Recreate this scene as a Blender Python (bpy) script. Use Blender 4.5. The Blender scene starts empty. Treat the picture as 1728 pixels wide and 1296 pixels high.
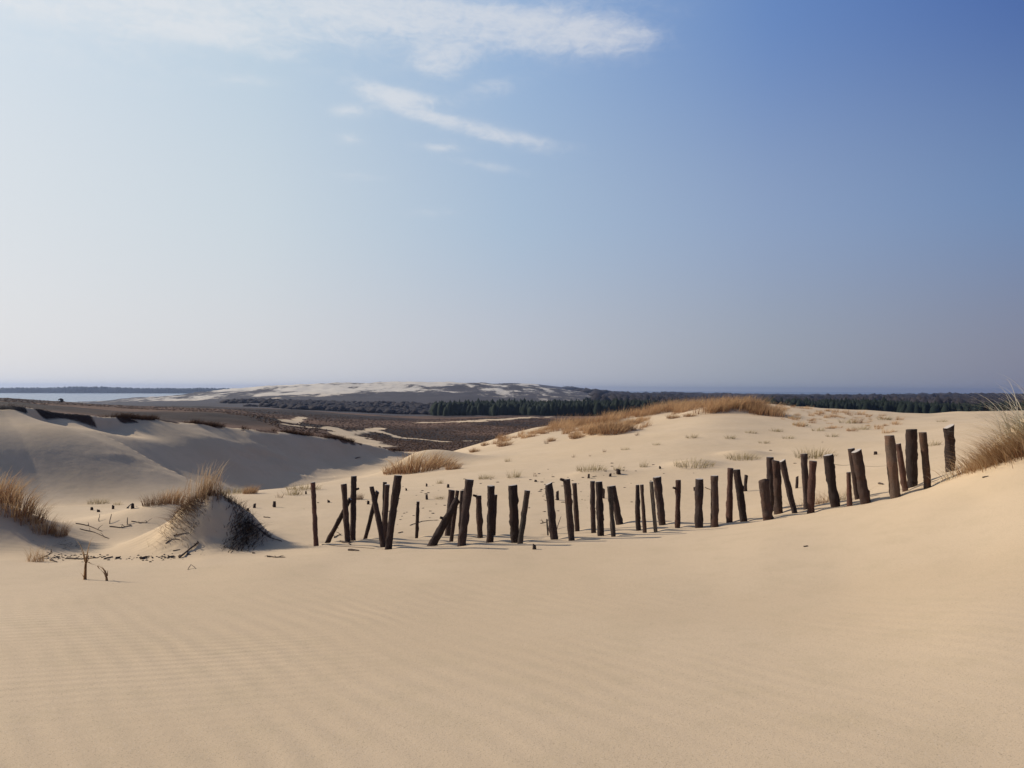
import bpy, math, random
import numpy as np
from mathutils import Matrix, Vector

random.seed(11)
RNG = np.random.default_rng(11)
SC = bpy.context.scene
COL = SC.collection
R = math.radians

# ------------------------------------------------------------------ camera
W, H, F = 1728.0, 1296.0, 1298.0
EYE = 24.0                       # eye height above the lagoon (z = 0)
PITCH, ROLL = R(0.42), R(0.30)
cam_d = bpy.data.cameras.new('camera')
cam = bpy.data.objects.new('camera', cam_d)
COL.objects.link(cam)
cam_d.sensor_fit = 'HORIZONTAL'
cam_d.sensor_width = 36.0
cam_d.lens = 36.0 * F / W
cam_d.clip_start = 0.05
cam_d.clip_end = 60000
_f = np.array([0, math.cos(PITCH), math.sin(PITCH)])
_u = np.array([0, -math.sin(PITCH), math.cos(PITCH)])
_r = np.array([1.0, 0, 0])
RIGHT = math.cos(ROLL) * _r + math.sin(ROLL) * _u
UP = -math.sin(ROLL) * _r + math.cos(ROLL) * _u
M = Matrix(((RIGHT[0], UP[0], -_f[0], 0), (RIGHT[1], UP[1], -_f[1], 0), (RIGHT[2], UP[2], -_f[2], EYE), (0, 0, 0, 1)))
cam.matrix_world = M
SC.camera = cam

SUN_AZ, SUN_EL = R(-72), R(30)      # azimuth measured from +Y towards +X
SUN_DIR = Vector((math.sin(SUN_AZ) * math.cos(SUN_EL), math.cos(SUN_AZ) * math.cos(SUN_EL), math.sin(SUN_EL)))
SC.view_settings.view_transform = 'Standard'
SC.view_settings.look = 'None'
SC.view_settings.exposure = 0.0
SC.view_settings.gamma = 1.0
SC.view_settings.use_curve_mapping = False
SC.cycles.max_bounces = 6
SC.cycles.volume_bounces = 0
SC.cycles.use_denoising = True

sun_d = bpy.data.lights.new('sun', 'SUN')
sun_d.energy = 5.0
sun_d.angle = R(0.55)
sun_d.color = (1.0, 0.94, 0.84)
sun = bpy.data.objects.new('sun', sun_d)
COL.objects.link(sun)
sun.rotation_euler = SUN_DIR.to_track_quat('Z', 'Y').to_euler()


# ------------------------------------------------------------------ node helpers
def lin(r, g, b):
    def c(v):
        v /= 255.0
        return v / 12.92 if v <= 0.04045 else ((v + 0.055) / 1.055) ** 2.4
    return (c(r), c(g), c(b), 1)


class NT:
    def __init__(self, tree):
        self.t = tree
        tree.nodes.clear()

    def n(self, kind, **kw):
        nd = self.t.nodes.new(kind)
        for k, v in kw.items():
            setattr(nd, k, v)
        return nd

    def l(self, a, b):
        self.t.links.new(a, b)

    def val(self, sock, v):
        if hasattr(v, 'default_value') or isinstance(v, bpy.types.NodeSocket):
            self.l(v, sock)
        else:
            sock.default_value = v

    def math(self, op, a, b=None, c=None, clamp=False):
        nd = self.n('ShaderNodeMath', operation=op, use_clamp=clamp)
        self.val(nd.inputs[0], a)
        if b is not None:
            self.val(nd.inputs[1], b)
        if c is not None:
            self.val(nd.inputs[2], c)
        return nd.outputs[0]

    def mix(self, f, a, b, blend='MIX'):
        nd = self.n('ShaderNodeMix', data_type='RGBA', blend_type=blend)
        self.val(nd.inputs[0], f)
        self.val(nd.inputs[6], a)
        self.val(nd.inputs[7], b)
        return nd.outputs[2]

    def noise(self, vec, scale, detail=4, rough=0.55, dist=0.0):
        nd = self.n('ShaderNodeTexNoise')
        if vec is not None:
            self.l(vec, nd.inputs['Vector'])
        nd.inputs['Scale'].default_value = scale
        nd.inputs['Detail'].default_value = detail
        nd.inputs['Roughness'].default_value = rough
        nd.inputs['Distortion'].default_value = dist
        return nd.outputs['Fac']

    def ramp(self, f, stops, interp='LINEAR'):
        nd = self.n('ShaderNodeValToRGB')
        nd.color_ramp.interpolation = interp
        el = nd.color_ramp.elements
        while len(el) < len(stops):
            el.new(0.5)
        for e, (p, c) in zip(el, stops):
            e.position = p
            e.color = c if len(c) == 4 else (*c, 1)
        self.l(f, nd.inputs[0])
        return nd.outputs[0]

    def mapr(self, v, a, b, c=0.0, d=1.0, smooth=True):
        nd = self.n('ShaderNodeMapRange', interpolation_type='SMOOTHSTEP' if smooth else 'LINEAR')
        self.val(nd.inputs['Value'], v)
        nd.inputs['From Min'].default_value = a
        nd.inputs['From Max'].default_value = b
        nd.inputs['To Min'].default_value = c
        nd.inputs['To Max'].default_value = d
        return nd.outputs[0]

    def mapping(self, vec, rot=(0, 0, 0), scale=(1, 1, 1), loc=(0, 0, 0)):
        nd = self.n('ShaderNodeMapping')
        self.l(vec, nd.inputs['Vector'])
        nd.inputs['Rotation'].default_value = rot
        nd.inputs['Scale'].default_value = scale
        nd.inputs['Location'].default_value = loc
        return nd.outputs[0]


# ------------------------------------------------------------------ sky
world = bpy.data.worlds.new('World')
SC.world = world
world.use_nodes = True
T = NT(world.node_tree)
tc = T.n('ShaderNodeTexCoord')
sep = T.n('ShaderNodeSeparateXYZ')
T.l(tc.outputs['Generated'], sep.inputs[0])
sx, sy, sz = sep.outputs
hyp = T.math('SQRT', T.math('ADD', T.math('MULTIPLY', sx, sx), T.math('MULTIPLY', sy, sy)))
az = T.math('ARCTAN2', sx, sy)                       # radians from +Y
el = T.math('ARCTAN2', sz, hyp)
dotp = T.math('DIVIDE', T.math('ADD', T.math('MULTIPLY', sx, math.sin(SUN_AZ)), T.math('MULTIPLY', sy, math.cos(SUN_AZ))), T.math('MAXIMUM', hyp, 0.0001))
dang = T.math('DIVIDE', T.math('ARCCOSINE', T.math('MINIMUM', T.math('MAXIMUM', dotp, -1.0), 1.0)), math.pi)
P5 = (0.21, 0.297, 0.40, 0.503, 0.586)


def sky_ramp(first, cols, last):
    return T.ramp(dang, [(0.0, lin(*first))] + [(p, lin(*c)) for p, c in zip(P5, cols)] + [(0.95, lin(*last))])


hor = sky_ramp((238, 237, 236), [(227, 227, 229), (217, 218, 222), (193, 196, 206), (157, 164, 178), (134, 137, 156)], (138, 145, 164))
mid = sky_ramp((240, 242, 243), [(221, 227, 232), (207, 218, 226), (173, 193, 215), (143, 163, 196), (114, 140, 181)], (112, 138, 180))
top = sky_ramp((236, 240, 245), [(210, 224, 236), (190, 210, 227), (152, 181, 217), (104, 138, 194), (73, 105, 169)], (78, 109, 169))
zen = T.n('ShaderNodeRGB')
zen.outputs[0].default_value = lin(56, 90, 156)
c1 = T.mix(T.mapr(el, R(1.0), R(13.0)), hor, mid)
c2 = T.mix(T.mapr(el, R(10.0), R(27.0)), c1, top)
c3 = T.mix(T.mapr(el, R(27.0), R(75.0)), c2, zen.outputs[0])
nish = T.n('ShaderNodeTexSky', sky_type='NISHITA')
nish.sun_disc = False
nish.sun_elevation = SUN_EL
nish.sun_rotation = SUN_AZ
nish.air_density = 1.0
nish.dust_density = 2.0
nsc = T.n('ShaderNodeVectorMath', operation='SCALE')
T.l(nish.outputs[0], nsc.inputs[0])
nsc.inputs['Scale'].default_value = 0.08
skyc = T.mix(0.08, c3, nsc.outputs[0])
# clouds: thin streaks, in azimuth / elevation
cmb = T.n('ShaderNodeCombineXYZ')
T.l(az, cmb.inputs[0])
T.l(el, cmb.inputs[1])
uv = cmb.outputs[0]


def px_dir(px, py):
    v = RIGHT * ((px - 864) / F) + UP * (-(py - 648) / F) + _f
    return math.atan2(v[0], v[1]), math.atan2(v[2], math.hypot(v[0], v[1]))


def blob(px, py, wx, wy, tilt, amt):
    """soft ellipse on the sky: centre, half sizes and tilt in degrees of arc, density"""
    a0, e0 = px_dir(px, py)
    ct, st = math.cos(R(tilt)), math.sin(R(tilt))
    da = T.math('SUBTRACT', az, a0)
    de = T.math('SUBTRACT', el, e0)
    u = T.math('DIVIDE', T.math('ADD', T.math('MULTIPLY', da, ct), T.math('MULTIPLY', de, st)), R(wx))
    v = T.math('DIVIDE', T.math('SUBTRACT', T.math('MULTIPLY', de, ct), T.math('MULTIPLY', da, st)), R(wy))
    d2 = T.math('ADD', T.math('MULTIPLY', u, u), T.math('MULTIPLY', v, v))
    return T.math('MULTIPLY', T.math('EXPONENT', T.math('MULTIPLY', d2, -1.0)), amt)


n1 = T.noise(T.mapping(uv, rot=(0, 0, R(8)), scale=(9, 34, 1)), 1.0, 10, 0.66, 0.6)
n2 = T.noise(T.mapping(uv, rot=(0, 0, R(-35)), scale=(42, 75, 1)), 1.0, 8, 0.66, 0.8)
nz = T.math('ADD', T.math('MULTIPLY', n1, 0.6), T.math('MULTIPLY', n2, 0.4))
blobs = [
    (330, 8, 11, 1.3, 0, 0.85), (780, 38, 8, 1.7, -5, 0.95), (985, 62, 4.5, 1.0, -7, 0.75), (600, 12, 9, 1.0, -2, 0.6),
    (355, 62, 2.2, 0.6, 0, 0.50), (742, 108, 2.3, 1.1, 5, 0.85), (640, 153, 2.5, 0.6, -12, 0.80), (730, 200, 4.6, 0.6, -10, 0.62),
    (860, 232, 4.4, 0.62, -10, 0.72), (110, 6, 8, 1.1, 0, 0.45), (700, 165, 3.2, 0.5, -3, 0.65), (745, 248, 2.0, 0.42, 0, 0.62), (590, 232, 1.2, 0.55, 0, 0.60), (830, 148, 2.0, 0.6, 8, 0.55),
    (590, 188, 1.6, 0.5, 0, 0.65), (600, 296, 2.0, 0.4, 0, 0.42), (820, 280, 2.8, 0.35, -8, 0.45), (730, 360, 2.4, 0.35, 0, 0.34), (415, 135, 1.8, 0.4, 0, 0.4),
    (1320, 78, 0.9, 0.3, 0, 0.12), (965, 302, 0.8, 0.3, 15, 0.15),
    (140, 60, 10, 2.6, 0, 0.34), (470, 95, 2.4, 0.6, -4, 0.4), (520, 60, 6, 1.6, 0, 0.30), (1000, 30, 5, 2.0, 0, 0.35), (1080, 66, 2.0, 0.7, 0, 0.35),
]
tot = None
for b in blobs:
    x = blob(*b)
    tot = x if tot is None else T.math('ADD', tot, x)
# same kind of thin cloud elsewhere round the sky, beyond the frame
band = T.mapr(T.noise(T.mapping(uv, scale=(2.2, 5.0, 1), loc=(3.1, 1.7, 0)), 1.0, 3, 0.5), 0.52, 0.75)
band = T.math('MULTIPLY', band, T.mapr(el, R(27), R(36)))
tot = T.math('ADD', tot, T.math('MULTIPLY', band, 0.6))
tot = T.math('MINIMUM', tot, 1.0)
edge = T.math('ADD', tot, T.math('MULTIPLY', T.math('SUBTRACT', nz, 0.5), 3.3))
dens = T.math('MULTIPLY', T.math('MINIMUM', T.math('MULTIPLY', tot, 1.7), 1.0), T.mapr(edge, -0.15, 1.35), clamp=True)
dens = T.math('MULTIPLY', dens, 0.82, clamp=True)
ccol = T.ramp(dang, [(0.0, lin(240, 240, 240)), (0.3, lin(222, 226, 231)), (0.5, lin(206, 210, 220)), (1.0, lin(190, 196, 212))])
skyf = T.mix(dens, skyc, ccol)
up10 = T.n('ShaderNodeVectorMath', operation='SCALE')
T.l(skyf, up10.inputs[0])
up10.inputs['Scale'].default_value = 10.0
bg = T.n('ShaderNodeBackground')
T.l(up10.outputs[0], bg.inputs[0])
bg.inputs[1].default_value = 0.1
wo = T.n('ShaderNodeOutputWorld')
T.l(bg.outputs[0], wo.inputs[0])


# ------------------------------------------------------------------ maths helpers
def P(px, py, d):
    """point on the view line of a photo pixel at depth d metres (world Y)"""
    v = RIGHT * ((px - 864) / F) + UP * (-(py - 648) / F) + _f
    v = v * (d / v[1])
    return v + np.array([0, 0, EYE])


def hash2(ix, iy, seed):
    n = (ix.astype(np.int64) * 374761393 + iy.astype(np.int64) * 668265263 + seed * 1442695041) & 0x7fffffff
    n = ((n ^ (n >> 13)) * 1274126177) & 0x7fffffff
    n = n ^ (n >> 16)
    return (n & 0xffff) / 65535.0


def vnoise(x, y, seed=0):
    ix, iy = np.floor(x), np.floor(y)
    fx, fy = x - ix, y - iy
    fx = fx * fx * fx * (fx * (fx * 6 - 15) + 10)
    fy = fy * fy * fy * (fy * (fy * 6 - 15) + 10)
    a, b = hash2(ix, iy, seed), hash2(ix + 1, iy, seed)
    c, d = hash2(ix, iy + 1, seed), hash2(ix + 1, iy + 1, seed)
    return (a + (b - a) * fx) * (1 - fy) + (c + (d - c) * fx) * fy


def fbm(x, y, seed=0, oct=4, gain=0.5):
    s, a, t = 0, 1.0, 0
    for o in range(oct):
        s = s + a * (vnoise(x * 2 ** o + 17.3 * o, y * 2 ** o - 9.1 * o, seed + o) - 0.5)
        t += a
        a *= gain
    return s / t * 2          # about -1 .. 1


def sstep(a, b, v):
    t = np.clip((v - a) / (b - a), 0, 1)
    return t * t * (3 - 2 * t)


# ------------------------------------------------------------------ terrain control heights
NEAR = [(1.2, -1.62), (2.2, -1.62)]
CT = []                          # (px, depth, py)
cols = {
    -700: [(4, 1180), (7, 1000), (10, 940), (14, 860), (20, 800), (30, 760), (60, 700), (120, 680), (250, 672), (600, 680), (1200, 676)],
    -300: [(3.3, 1290), (5, 1100), (7, 1008), (10, 945), (13, 885), (18, 830), (30, 790), (60, 700), (110, 684), (250, 671), (420, 678), (800, 684), (1200, 680)],
    0: [(3.3, 1292), (5, 1102), (7, 1012), (9, 966), (10, 947), (10.7, 940), (11.8, 918), (13.2, 890), (15, 866), (17, 850), (20, 866), (24, 856), (28, 842), (33, 832), (50, 760), (75, 694), (110, 684), (170, 680), (250, 673.5), (330, 684), (500, 684), (800, 680), (1150, 679)],
    130: [(3.3, 1292), (5, 1102), (7, 1012), (9, 968), (10, 949), (10.6, 945), (11.5, 928), (13, 893), (15, 868), (17.3, 853), (19, 862), (24, 858), (28, 842), (33, 832), (50, 780), (75, 706), (110, 692), (170, 688), (250, 682), (400, 686), (650, 684), (900, 681), (1100, 680), (1300, 682)],
    250: [(9, 968), (10, 949), (10.6, 945), (12, 916), (14, 880), (17, 853), (19, 860), (24, 857), (28, 842), (34, 830), (60, 760), (90, 716), (120, 700), (170, 694), (250, 690), (400, 686), (600, 683), (850, 676), (1100, 671), (1400, 678)],
    345: [(3.3, 1294), (5, 1104), (7, 1013), (9, 964), (10, 944), (10.6, 940), (12, 916), (14, 882), (17, 848), (20, 838), (24, 852), (28, 842), (34, 832), (60, 770), (90, 725), (125, 700), (165, 700), (250, 692), (400, 687), (600, 683), (850, 673), (1150, 662), (1400, 672)],
    450: [(10, 940), (10.7, 934), (12, 912), (14, 882), (17, 850), (21, 826), (26, 836), (35, 846), (60, 778), (90, 742), (118, 712), (135, 706), (170, 712), (250, 700), (400, 690), (600, 683), (850, 669), (1250, 652), (1500, 662)],
    560: [(3.3, 1295), (5, 1104), (7, 1012), (9, 957), (10.2, 930), (10.9, 922), (12, 911), (14, 882), (17, 849), (21, 824), (27, 812), (36, 824), (50, 802), (70, 776), (100, 748), (125, 724), (150, 722), (200, 716), (280, 706), (400, 696), (600, 690), (850, 669), (1300, 648), (1500, 655)],
    690: [(5, 1104), (7, 1010), (9, 954), (10.4, 925), (11, 919), (12, 909), (14, 880), (17, 847), (21, 820), (27, 800), (36, 783), (48, 788), (58, 778), (75, 770), (105, 756), (150, 741), (220, 722), (300, 711), (400, 703), (600, 696), (850, 671), (1300, 645), (1600, 652)],
    800: [(3.3, 1296), (5, 1104), (7, 1010), (9, 950), (10.5, 920), (11.1, 916), (12, 907), (14, 878), (17, 845), (21, 815), (27, 788), (34, 768), (42, 757), (50, 752), (60, 770), (80, 778), (110, 762), (150, 742), (220, 720), (300, 708), (400, 702), (600, 697), (850, 676), (1300, 646), (1600, 652)],
    900: [(9, 948), (10.7, 916), (11.3, 912), (12.2, 904), (14, 876), (17, 841), (21, 809), (27, 779), (34, 755), (42, 735), (50, 723), (58, 738), (80, 764), (110, 758), (150, 742), (220, 722), (300, 710), (400, 703), (600, 698), (850, 682), (1300, 652), (1700, 654)],
    1000: [(3.3, 1296), (5, 1103), (7, 1005), (9, 944), (11, 908), (11.6, 903), (12.5, 896), (14, 874), (17, 838), (21, 803), (27, 768), (34, 740), (43, 724), (52, 713), (60, 722), (80, 745), (120, 748), (200, 726), (300, 712), (400, 704), (600, 698), (900, 680), (1400, 668), (2500, 662)],
    1100: [(9, 938), (11.4, 898), (12, 892), (13.5, 872), (17, 832), (21, 796), (27, 758), (35, 724), (45, 705), (55, 694), (64, 704), (80, 725), (120, 740), (200, 728), (300, 713), (400, 705), (600, 698), (1000, 682), (2500, 669)],
    1200: [(3.3, 1296), (5, 1100), (7, 1000), (9, 930), (11.6, 890), (12.2, 885), (13.5, 866), (17, 826), (21, 790), (27, 750), (35, 712), (45, 694), (55, 683), (64, 692), (80, 712), (120, 735), (200, 728), (400, 706), (1000, 683), (2500, 672)],
    1300: [(9, 918), (11.5, 877), (12.2, 872), (13.5, 853), (17, 818), (21, 785), (27, 748), (35, 715), (45, 695), (56, 684), (66, 693), (80, 712), (120, 735), (200, 728), (400, 707), (1000, 683), (2500, 672)],
    1430: [(3.3, 1290), (5, 1090), (7, 984), (9, 900), (11.2, 854), (11.9, 848), (13.2, 834), (16, 802), (20, 776), (26, 746), (34, 722), (45, 703), (58, 692), (68, 702), (90, 722), (140, 736), (250, 722), (500, 700), (1000, 684), (2500, 674)],
    1550: [(9, 868), (10.9, 828), (11.6, 822), (13, 808), (16, 780), (20, 758), (26, 735), (34, 718), (45, 706), (60, 700), (70, 712), (100, 732), (200, 728), (500, 702), (1000, 685), (2500, 674)],
    1650: [(3.3, 1284), (5, 1060), (7, 940), (9, 838), (10.5, 790), (11.3, 788), (13, 782), (16, 760), (20, 742), (28, 718), (40, 706), (60, 698), (72, 712), (110, 730), (250, 722), (600, 698), (1500, 674)],
    1728: [(3.3, 1280), (5, 1050), (7, 918), (9, 808), (10, 770), (11, 762), (13, 754), (18, 735), (26, 715), (40, 703), (60, 696), (75, 712), (120, 732), (300, 718), (800, 690), (2500, 670)],
    2300: [(3.3, 1260), (5, 1010), (7, 860), (10, 720), (14, 715), (22, 705), (40, 695), (60, 692), (80, 712), (150, 735), (400, 712), (1000, 690), (2500, 672)],
    2900: [(4, 1120), (8, 800), (14, 715), (25, 700), (60, 695), (100, 735), (400, 720), (2500, 675)],
}
pts, vals = [], []
for px, lst in cols.items():
    for d, py in lst:
        p = P(px, py, d)
        r = math.hypot(p[0], p[1])
        pts.append((math.atan2(p[0], p[1]), math.log(r)))
        vals.append((p[2] - EYE) / r)
for a in np.linspace(-1.05, 1.05, 9):
    for r, z in NEAR:
        pts.append((a, math.log(r)))
        vals.append(z / r)
for a, zz in ((-1.1, -30), (-0.6, -32), (-0.45, -32), (-0.3, -31), (-0.15, -29), (0.0, -24), (0.2, -18), (0.5, -17), (1.1, -17)):
    for r in (2100, 3200):
        pts.append((a, math.log(r)))
        vals.append((zz if a < 0 or r < 3000 else zz + 1) / r)
for a in (-1.1, -0.5, 0.0, 0.5, 1.1):
    pts.append((a, math.log(9000)))
    vals.append(-34 / 9000)
for px, d, py in ((780, 3100, 662), (830, 3100, 653), (860, 3100, 651.5), (895, 3100, 650.5), (930, 3100, 652), (965, 3100, 656), (1010, 3100, 662), (1080, 3100, 667),
                  (830, 2500, 678), (895, 2500, 676), (965, 2500, 678), (1080, 2500, 678), (895, 4200, 668)):
    p = P(px, py, d)
    r = math.hypot(p[0], p[1])
    pts.append((math.atan2(p[0], p[1]), math.log(r)))
    vals.append((p[2] - EYE) / r)
pts = np.array(pts)
KU, KV = 3.2, 1.35
pu = pts * np.array([KU, KV])
# keep only distinct control points
_, keep = np.unique(np.round(pu, 3), axis=0, return_index=True)
pu, vals = pu[keep], np.array(vals)[keep]


def tps_k(d2):
    return 0.5 * d2 * np.log(np.maximum(d2, 1e-12))


def _solve():
    n = len(pu)
    d2 = ((pu[:, None, :] - pu[None, :, :]) ** 2).sum(-1)
    A = np.zeros((n + 3, n + 3))
    A[:n, :n] = tps_k(d2) + np.eye(n) * 1e-4
    A[:n, n] = 1
    A[:n, n + 1:] = pu
    A[n:, :n] = A[:n, n:].T
    return np.linalg.solve(A, np.concatenate([vals, [0, 0, 0]]))


WTS = _solve()
# tabulate once on a regular (azimuth, log r) grid, then read with cubic-ish smooth lookups
GA = np.linspace(-1.08, 1.08, 420)
GR = np.linspace(math.log(1.0), math.log(9000), 620)
_ga, _gr = np.meshgrid(GA * KU, GR * KV)
_q = np.stack([_ga.ravel(), _gr.ravel()], 1)
_o = np.empty(len(_q))
for i in range(0, len(_q), 20000):
    q = _q[i:i + 20000]
    d2 = (q[:, 0:1] - pu[:, 0]) ** 2 + (q[:, 1:2] - pu[:, 1]) ** 2
    _o[i:i + 20000] = tps_k(d2) @ WTS[:-3] + WTS[-3] + q @ WTS[-2:]
TAB = _o.reshape(_ga.shape)


def table(a, lr):
    u = np.clip((a - GA[0]) / (GA[1] - GA[0]), 1, len(GA) - 3.001)
    v = np.clip((lr - GR[0]) / (GR[1] - GR[0]), 1, len(GR) - 3.001)
    iu, iv = np.floor(u).astype(int), np.floor(v).astype(int)
    fu, fv = u - iu, v - iv

    def w(f):
        return (-0.5 * f + f * f - 0.5 * f ** 3, 1 - 2.5 * f * f + 1.5 * f ** 3, 0.5 * f + 2 * f * f - 1.5 * f ** 3, -0.5 * f * f + 0.5 * f ** 3)
    wu, wv = w(fu), w(fv)
    s = 0
    for j in range(4):
        for i in range(4):
            s = s + wv[j] * wu[i] * TAB[iv + j - 1, iu + i - 1]
    return s


# left dune ridge: photo pixel and depth of its crest
RIDGE = [(-900, 660, 22), (-400, 672, 26), (-150, 681, 29), (0, 689, 31), (60, 692, 33), (130, 700, 35), (200, 707, 37.5), (300, 713, 41.5), (400, 723, 46),
         (480, 730, 50), (560, 741, 54), (620, 752, 57.5), (690, 770, 62)]
RP = np.array([P(*r) for r in RIDGE])
RW = np.array([9, 9, 8, 7, 6.0, 5.0, 4.2, 3.0, 1.9, 1.1, 0.6, 0.4, 0.3])
RS = np.array([0.38, 0.40, 0.44, 0.51, 0.62, 0.71, 0.74, 0.70, 0.70, 0.70, 0.70, 0.70, 0.70])


def dune(x, y):
    best = np.full(x.shape, 1e9)
    hz = np.zeros(x.shape)
    sd = np.zeros(x.shape)
    ww = np.zeros(x.shape)
    tt = np.zeros(x.shape)
    for i in range(len(RP) - 1):
        a, b = RP[i], RP[i + 1]
        ex, ey = b[0] - a[0], b[1] - a[1]
        L2 = ex * ex + ey * ey
        t = np.clip(((x - a[0]) * ex + (y - a[1]) * ey) / L2, 0, 1)
        dx, dy = x - (a[0] + t * ex), y - (a[1] + t * ey)
        d = np.hypot(dx, dy)
        m = d < best
        best = np.where(m, d, best)
        hz = np.where(m, a[2] + t * (b[2] - a[2]), hz)
        ww = np.where(m, RW[i] + t * (RW[i + 1] - RW[i]), ww)
        side = (dx * ey - dy * ex)          # > 0 : right of the walking direction = lee side
        sd = np.where(m, np.where(side > 0, d, -d), sd)
        tt = np.where(m, i + t, tt)
    return hz, sd, ww, tt


def mound(x, y, px, py, d, h, rx0, rx1, ry0, ry1, p=2.4):
    c = P(px, py, d)
    dx, dy = x - c[0], y - c[1]
    ux = np.where(dx < 0, dx / rx0, dx / rx1)
    uy = np.where(dy < 0, dy / ry0, dy / ry1)
    q = np.sqrt(ux * ux + uy * uy)
    return h * np.exp(-np.power(q, p))


def height(x, y, fine=True):
    x = np.asarray(x, float)
    y = np.asarray(y, float)
    r = np.maximum(np.hypot(x, y), 0.3)
    a = np.arctan2(x, y)
    z = table(np.clip(a, -1.05, 1.05), np.log(np.maximum(r, 1.05))) * r
    flat = -1.62 - 0.006 * r + 0.9 * fbm(x / 40, y / 40, 5, 3) * sstep(6, 60, r)
    flat = np.where(r > 900, flat * 0 + np.minimum(flat, -8 - (r - 900) * 0.02), flat)
    z = z + (np.maximum(flat, -34) - z) * sstep(1.0, 1.7, np.abs(a))
    # natural unevenness that grows with distance
    z = z + 0.010 * fbm(x / 1.7, y / 2.3, 1, 3) * sstep(2, 9, r)
    z = z + 0.10 * fbm(x / 6.0, y / 6.0, 2, 3) * sstep(13, 24, r) * (1 - 0.5 * sstep(200, 500, r))
    z = z + 0.22 * fbm(x / 3.2, y / 3.2, 12, 3) * sstep(34, 55, r) * (1 - sstep(70, 100, r)) * 0.6
    z = z + 0.8 * fbm(x / 26, y / 26, 3, 4) * sstep(75, 140, r)
    z = z + 0.30 * np.abs(fbm(x / 7, y / 7, 4, 3)) * sstep(80, 130, r)
    far = sstep(750, 1050, r) * (1 - sstep(1600, 2200, r)) * (1 - sstep(0.10, 0.25, a))
    z = z + far * (3.2 * fbm(x / 70, y / 70, 6, 5, 0.6) + 2.0 * np.abs(fbm(x / 28, y / 40, 7, 4)) - 0.6)
    zz = z + EYE
    # left dune
    hz, s, w, tt = dune(x, y)
    n = fbm(x / 2.6, y / 2.6, 21, 3)
    lee = np.maximum(s, 0)
    g = 0.20
    smax = np.interp(tt, np.arange(len(RS)), RS)
    m_ = np.minimum(lee, w)
    body = hz - g * m_ - (smax - g) * m_ * m_ / (2 * np.maximum(w, 0.05)) - smax * np.maximum(lee - w, 0)
    lip = 0.16 * np.exp(-(s / 1.0) ** 2) * (0.4 + 0.9 * n)
    wind = hz + 0.035 * np.minimum(s, 0) - 0.0012 * np.minimum(s, 0) ** 2
    dz = np.where(s > 0, body, wind) + lip
    # eroded bites under the crest on the near part, and terraces across the face
    bite = 1.1 * np.exp(-((tt - 3.9) / 0.5) ** 2) + 1.35 * np.exp(-((tt - 5.35) / 0.6) ** 2) + 0.25 * sstep(2.5, 3.2, tt) * (1 - sstep(6.0, 6.7, tt))
    dz = dz - 0.38 * bite * sstep(0.0, 0.55, s) * (1 - sstep(0.8, 3.2, s))
    dz = dz - 0.25 * sstep(6.3, 7.5, tt) * sstep(0.0, 0.8, s) * (1 - sstep(1.5, 4.0, s)) * (0.6 + 0.8 * n)
    led = fbm((x * 0.55 + y * 0.83) / 3.2, (x * 0.83 - y * 0.55) / 0.75, 33, 3)
    dz = dz + 0.16 * sstep(0.05, 0.45, led) * sstep(1.0, 3.0, s) * (0.35 + 0.65 * sstep(6.5, 8.5, tt)) * sstep(0.0, 0.5, fbm(x / 5, y / 5, 34, 2) + 0.25)
    dz = dz + 0.12 * fbm(x / 5, y / 5, 35, 3) * sstep(0.5, 2, s)
    dz = dz - 5.0 * (1 - sstep(17, 35, r))
    lim = hz + 0.05 * np.maximum(-s, 0) + 0.0 * tt - 0.25
    zz = np.where((s < 0) & (r > 20) & (r < 75) & (a < -0.16), np.minimum(zz, lim), zz)
    k = np.where((s > 0) & (r > 20) & (r < 90) & (a < -0.05), 1.7, 0.5)
    m = np.maximum(zz, dz)
    zz = m + k * 0.25 * np.maximum(1 - np.abs(zz - dz) / k, 0) ** 2
    # small near mounds
    zz = zz + mound(x + 0.10 * fbm(x * 2.2, y * 2.2, 72, 3), y + 0.1 * fbm(x * 2.2, y * 2.2, 73, 3), 366, 900, 11.45, 0.66 + 0.12 * fbm(x * 3, y * 3, 71, 4), 0.60, 0.52, 0.50, 0.9, 2.3)
    zz = zz + mound(x, y, 280, 900, 11.6, 0.22, 0.6, 0.5, 0.4, 0.8, 2.2)
    zz = zz + mound(x, y, 318, 905, 11.15, 0.16, 0.35, 0.3, 0.25, 0.5, 2.2)
    zz = zz + mound(x, y, 315, 930, 11.2, 0.13, 0.9, 1.2, 0.6, 0.8, 2.0)
    zz = zz + mound(x, y, 272, 880, 14.0, 0.30, 1.0, 0.9, 0.9, 1.2, 2.2)
    zz = zz + mound(x, y, -75, 900, 11.9, 0.72, 1.2, 1.25, 0.75, 1.0, 2.2)
    zz = zz + mound(x, y, 1790, 745, 10.9, 0.62, 0.85, 1.5, 0.5, 0.9, 2.2)
    zz = zz + mound(x, y, 716, 792, 31, 0.62, 1.3, 1.9, 0.9, 1.4, 2.2)
    zz = zz + mound(x, y, 1030, 735, 36, 0.5, 1.0, 0.9, 0.8, 1.4, 2.2)
    zz = zz + mound(x, y, 1265, 720, 42, 0.55, 3.2, 1.2, 1.2, 2.0, 2.4)
    zz = zz + mound(x, y, 1170, 790, 22, 0.14, 0.7, 0.8, 0.5, 0.8)
    zz = zz + mound(x, y, 1255, 778, 24, 0.16, 0.7, 0.8, 0.5, 0.8)
    zz = zz + mound(x, y, 1005, 800, 21, 0.12, 0.8, 0.8, 0.5, 0.8)
    return zz


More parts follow.
